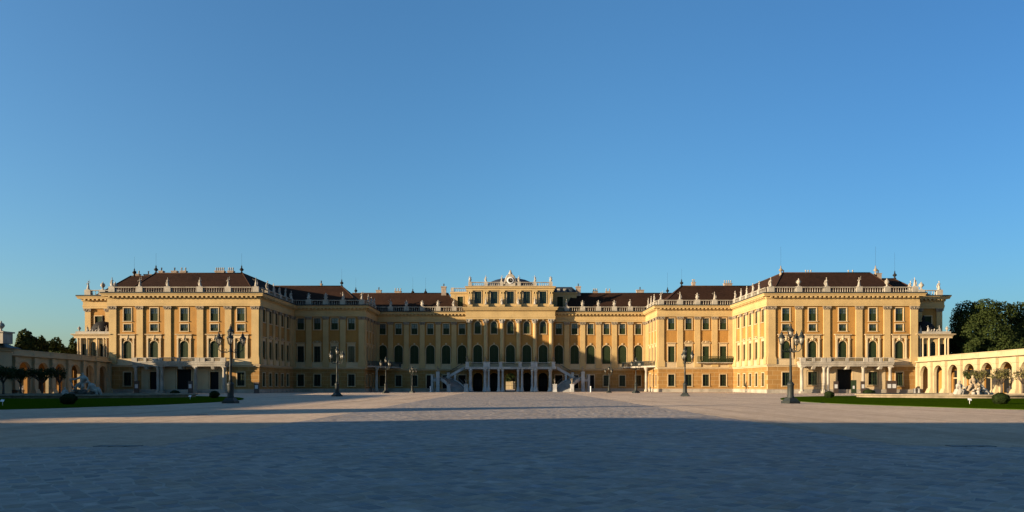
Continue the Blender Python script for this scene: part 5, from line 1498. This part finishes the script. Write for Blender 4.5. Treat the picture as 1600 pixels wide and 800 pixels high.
for px, lab in ((1429.5, 'squat grey stone bollard by the right pavilion corner, nearer the boards'), (1436, 'squat grey stone bollard by the right pavilion corner, nearer the arcade')):
    b = MB(); b.lathe([(.34, 0), (.34, .15), (.28, .2), (.27, .75), (.33, .8), (.33, .92), (.2, 1.0)], 14)
    tag(b.build('stone_bollard', M['step'], None, (P(px, 142.3), 142.3, 0)), lab, 'bollard', 'stone bollards by the right pavilion')
small_sign(4, 634.5, 'small white sign at the left edge of the shaded lawn')
small_sign(297, 625, 'small white tilted sign between left fountain basin and topiary')
small_sign(1515, 632, 'small white tilted sign on the sunlit right lawn')
def bollard(x, y, h, mat, label, grp=None):
    b = MB(); b.lathe([(.2, 0), (.2, .12), (.15, .16), (.14, h*.8), (.18, h*.84), (.17, h*.92), (.06, h)], 12)
    tag(b.build('bollard', M[mat], None, (x, y, 0)), label, 'bollard', grp)
bollard(P(672.5, 162), 162, 1.45, 'white', 'white bollard left of the perron staircase', 'white bollards before the staircase')
bollard(P(923, 162), 162, 1.45, 'white', 'white bollard right of the perron staircase', 'white bollards before the staircase')
bollard(P(580, 165), 165, 1.3, 'iron', 'dark bollard by the left corner balcony column', 'dark bollards by the corner balconies')
bollard(P(1016, 165), 165, 1.3, 'iron', 'dark bollard by the right corner balcony column', 'dark bollards by the corner balconies')
bollard(P(1575, 118), 118, 1.2, 'white', 'shorter white bollard before the right arcade', 'white bollards by the right arcade')
bollard(P(1578.5, 118.6), 118.6, 1.6, 'white', 'taller white bollard before the right arcade', 'white bollards by the right arcade')
def grate(x, y, label):
    E = empty('drain_grate', (x, y, 0), label, 'drain grate', 'iron drain grates beside the paving')
    b = MB(); b.box(-.62, .62, -.2, -.14, .0, .02); b.box(-.62, .62, .14, .2, .0, .02); b.box(-.62, -.56, -.14, .14, 0, .02); b.box(.56, .62, -.14, .14, 0, .02)
    o = link('frame', b.mesh('frame', M['iron'])); o.parent = E
    b = MB()
    for k in range(11): b.box(-.5+.1*k-.025, -.5+.1*k+.03, -.14, .14, .005, .018)
    o = link('grid', b.mesh('grid', M['step'])); o.parent = E
    b = MB(); b.box(-.56, .56, -.14, .14, .0005, .004); o = link('sump', b.mesh('sump', M['dark'])); o.parent = E
grate(-11.5, 19.95, 'iron drain grate at the left edge of the cobbled paving')
grate(13.4, 19.95, 'iron drain grate at the right edge of the cobbled paving')
b = MB(); b.lathe([(.36, 0), (.36, .02)], 20); b.lathe([(.3, .021), (.3, .03)], 20); tag(b.build('manhole_cover', M['iron'], None, (-18.3, 40.3, 0)), 'round iron manhole cover in the shaded gravel', 'manhole cover')
def bench(x, y, rz, label):
    E = empty('park_bench', (x, y, 0), label, 'bench', None, rz)
    b = MB()
    for k in range(3): b.box(-.95, .95, -.25+.17*k, -.12+.17*k, .43, .47)
    o = link('seat', b.mesh('seat', M['board'])); o.parent = E
    b = MB()
    for k in range(3): b.box(-.95, .95, .26+.03*k, .30+.03*k, .55+.15*k, .66+.15*k)
    o = link('backrest', b.mesh('backrest', M['board'])); o.parent = E
    for sx in (-1, 1):
        b = MB(); b.box(sx*.8-.04, sx*.8+.04, -.25, -.19, 0, .43); b.box(sx*.8-.04, sx*.8+.04, .2, .26, 0, .95); b.box(sx*.8-.04, sx*.8+.04, -.19, .2, .37, .43)
        o = link('leg', b.mesh('leg', M['iron'])); o.parent = E
bench(P(16, 108), 108, 0, 'dark wooden bench before the left arcade pollards, near left edge')
bench(P(27, 110), 110, 0, 'dark wooden bench before the left arcade pollards, nearer the fountain')

# garden seen through the central passage: lawn and hedge behind the palace
b = MB(); b.slab([(-40, 205), (40, 205), (40, 400), (-40, 400)], -.02, .02); tag(b.build('garden_ground', M['gravel']), kind='structure')
GW = MB(); GW.box(-18, 18, 262, 262.8, 0, 2.7); GW.box(-18.1, 18.1, 261.9, 262.9, 2.7, 2.95)
for k in range(9): GW.box(-16.4+4*k, -15.6+4*k, 261.7, 261.99, 0, 3.1)
tag(GW.build('garden_wall', M['arcade']), 'pale garden wall seen through the central palace gate', 'wall')
big_tree(0, 330, 14, 30, 61, 'garden tree seen through the central palace gate', mat='leafdark', n=5000, leaf=.7)
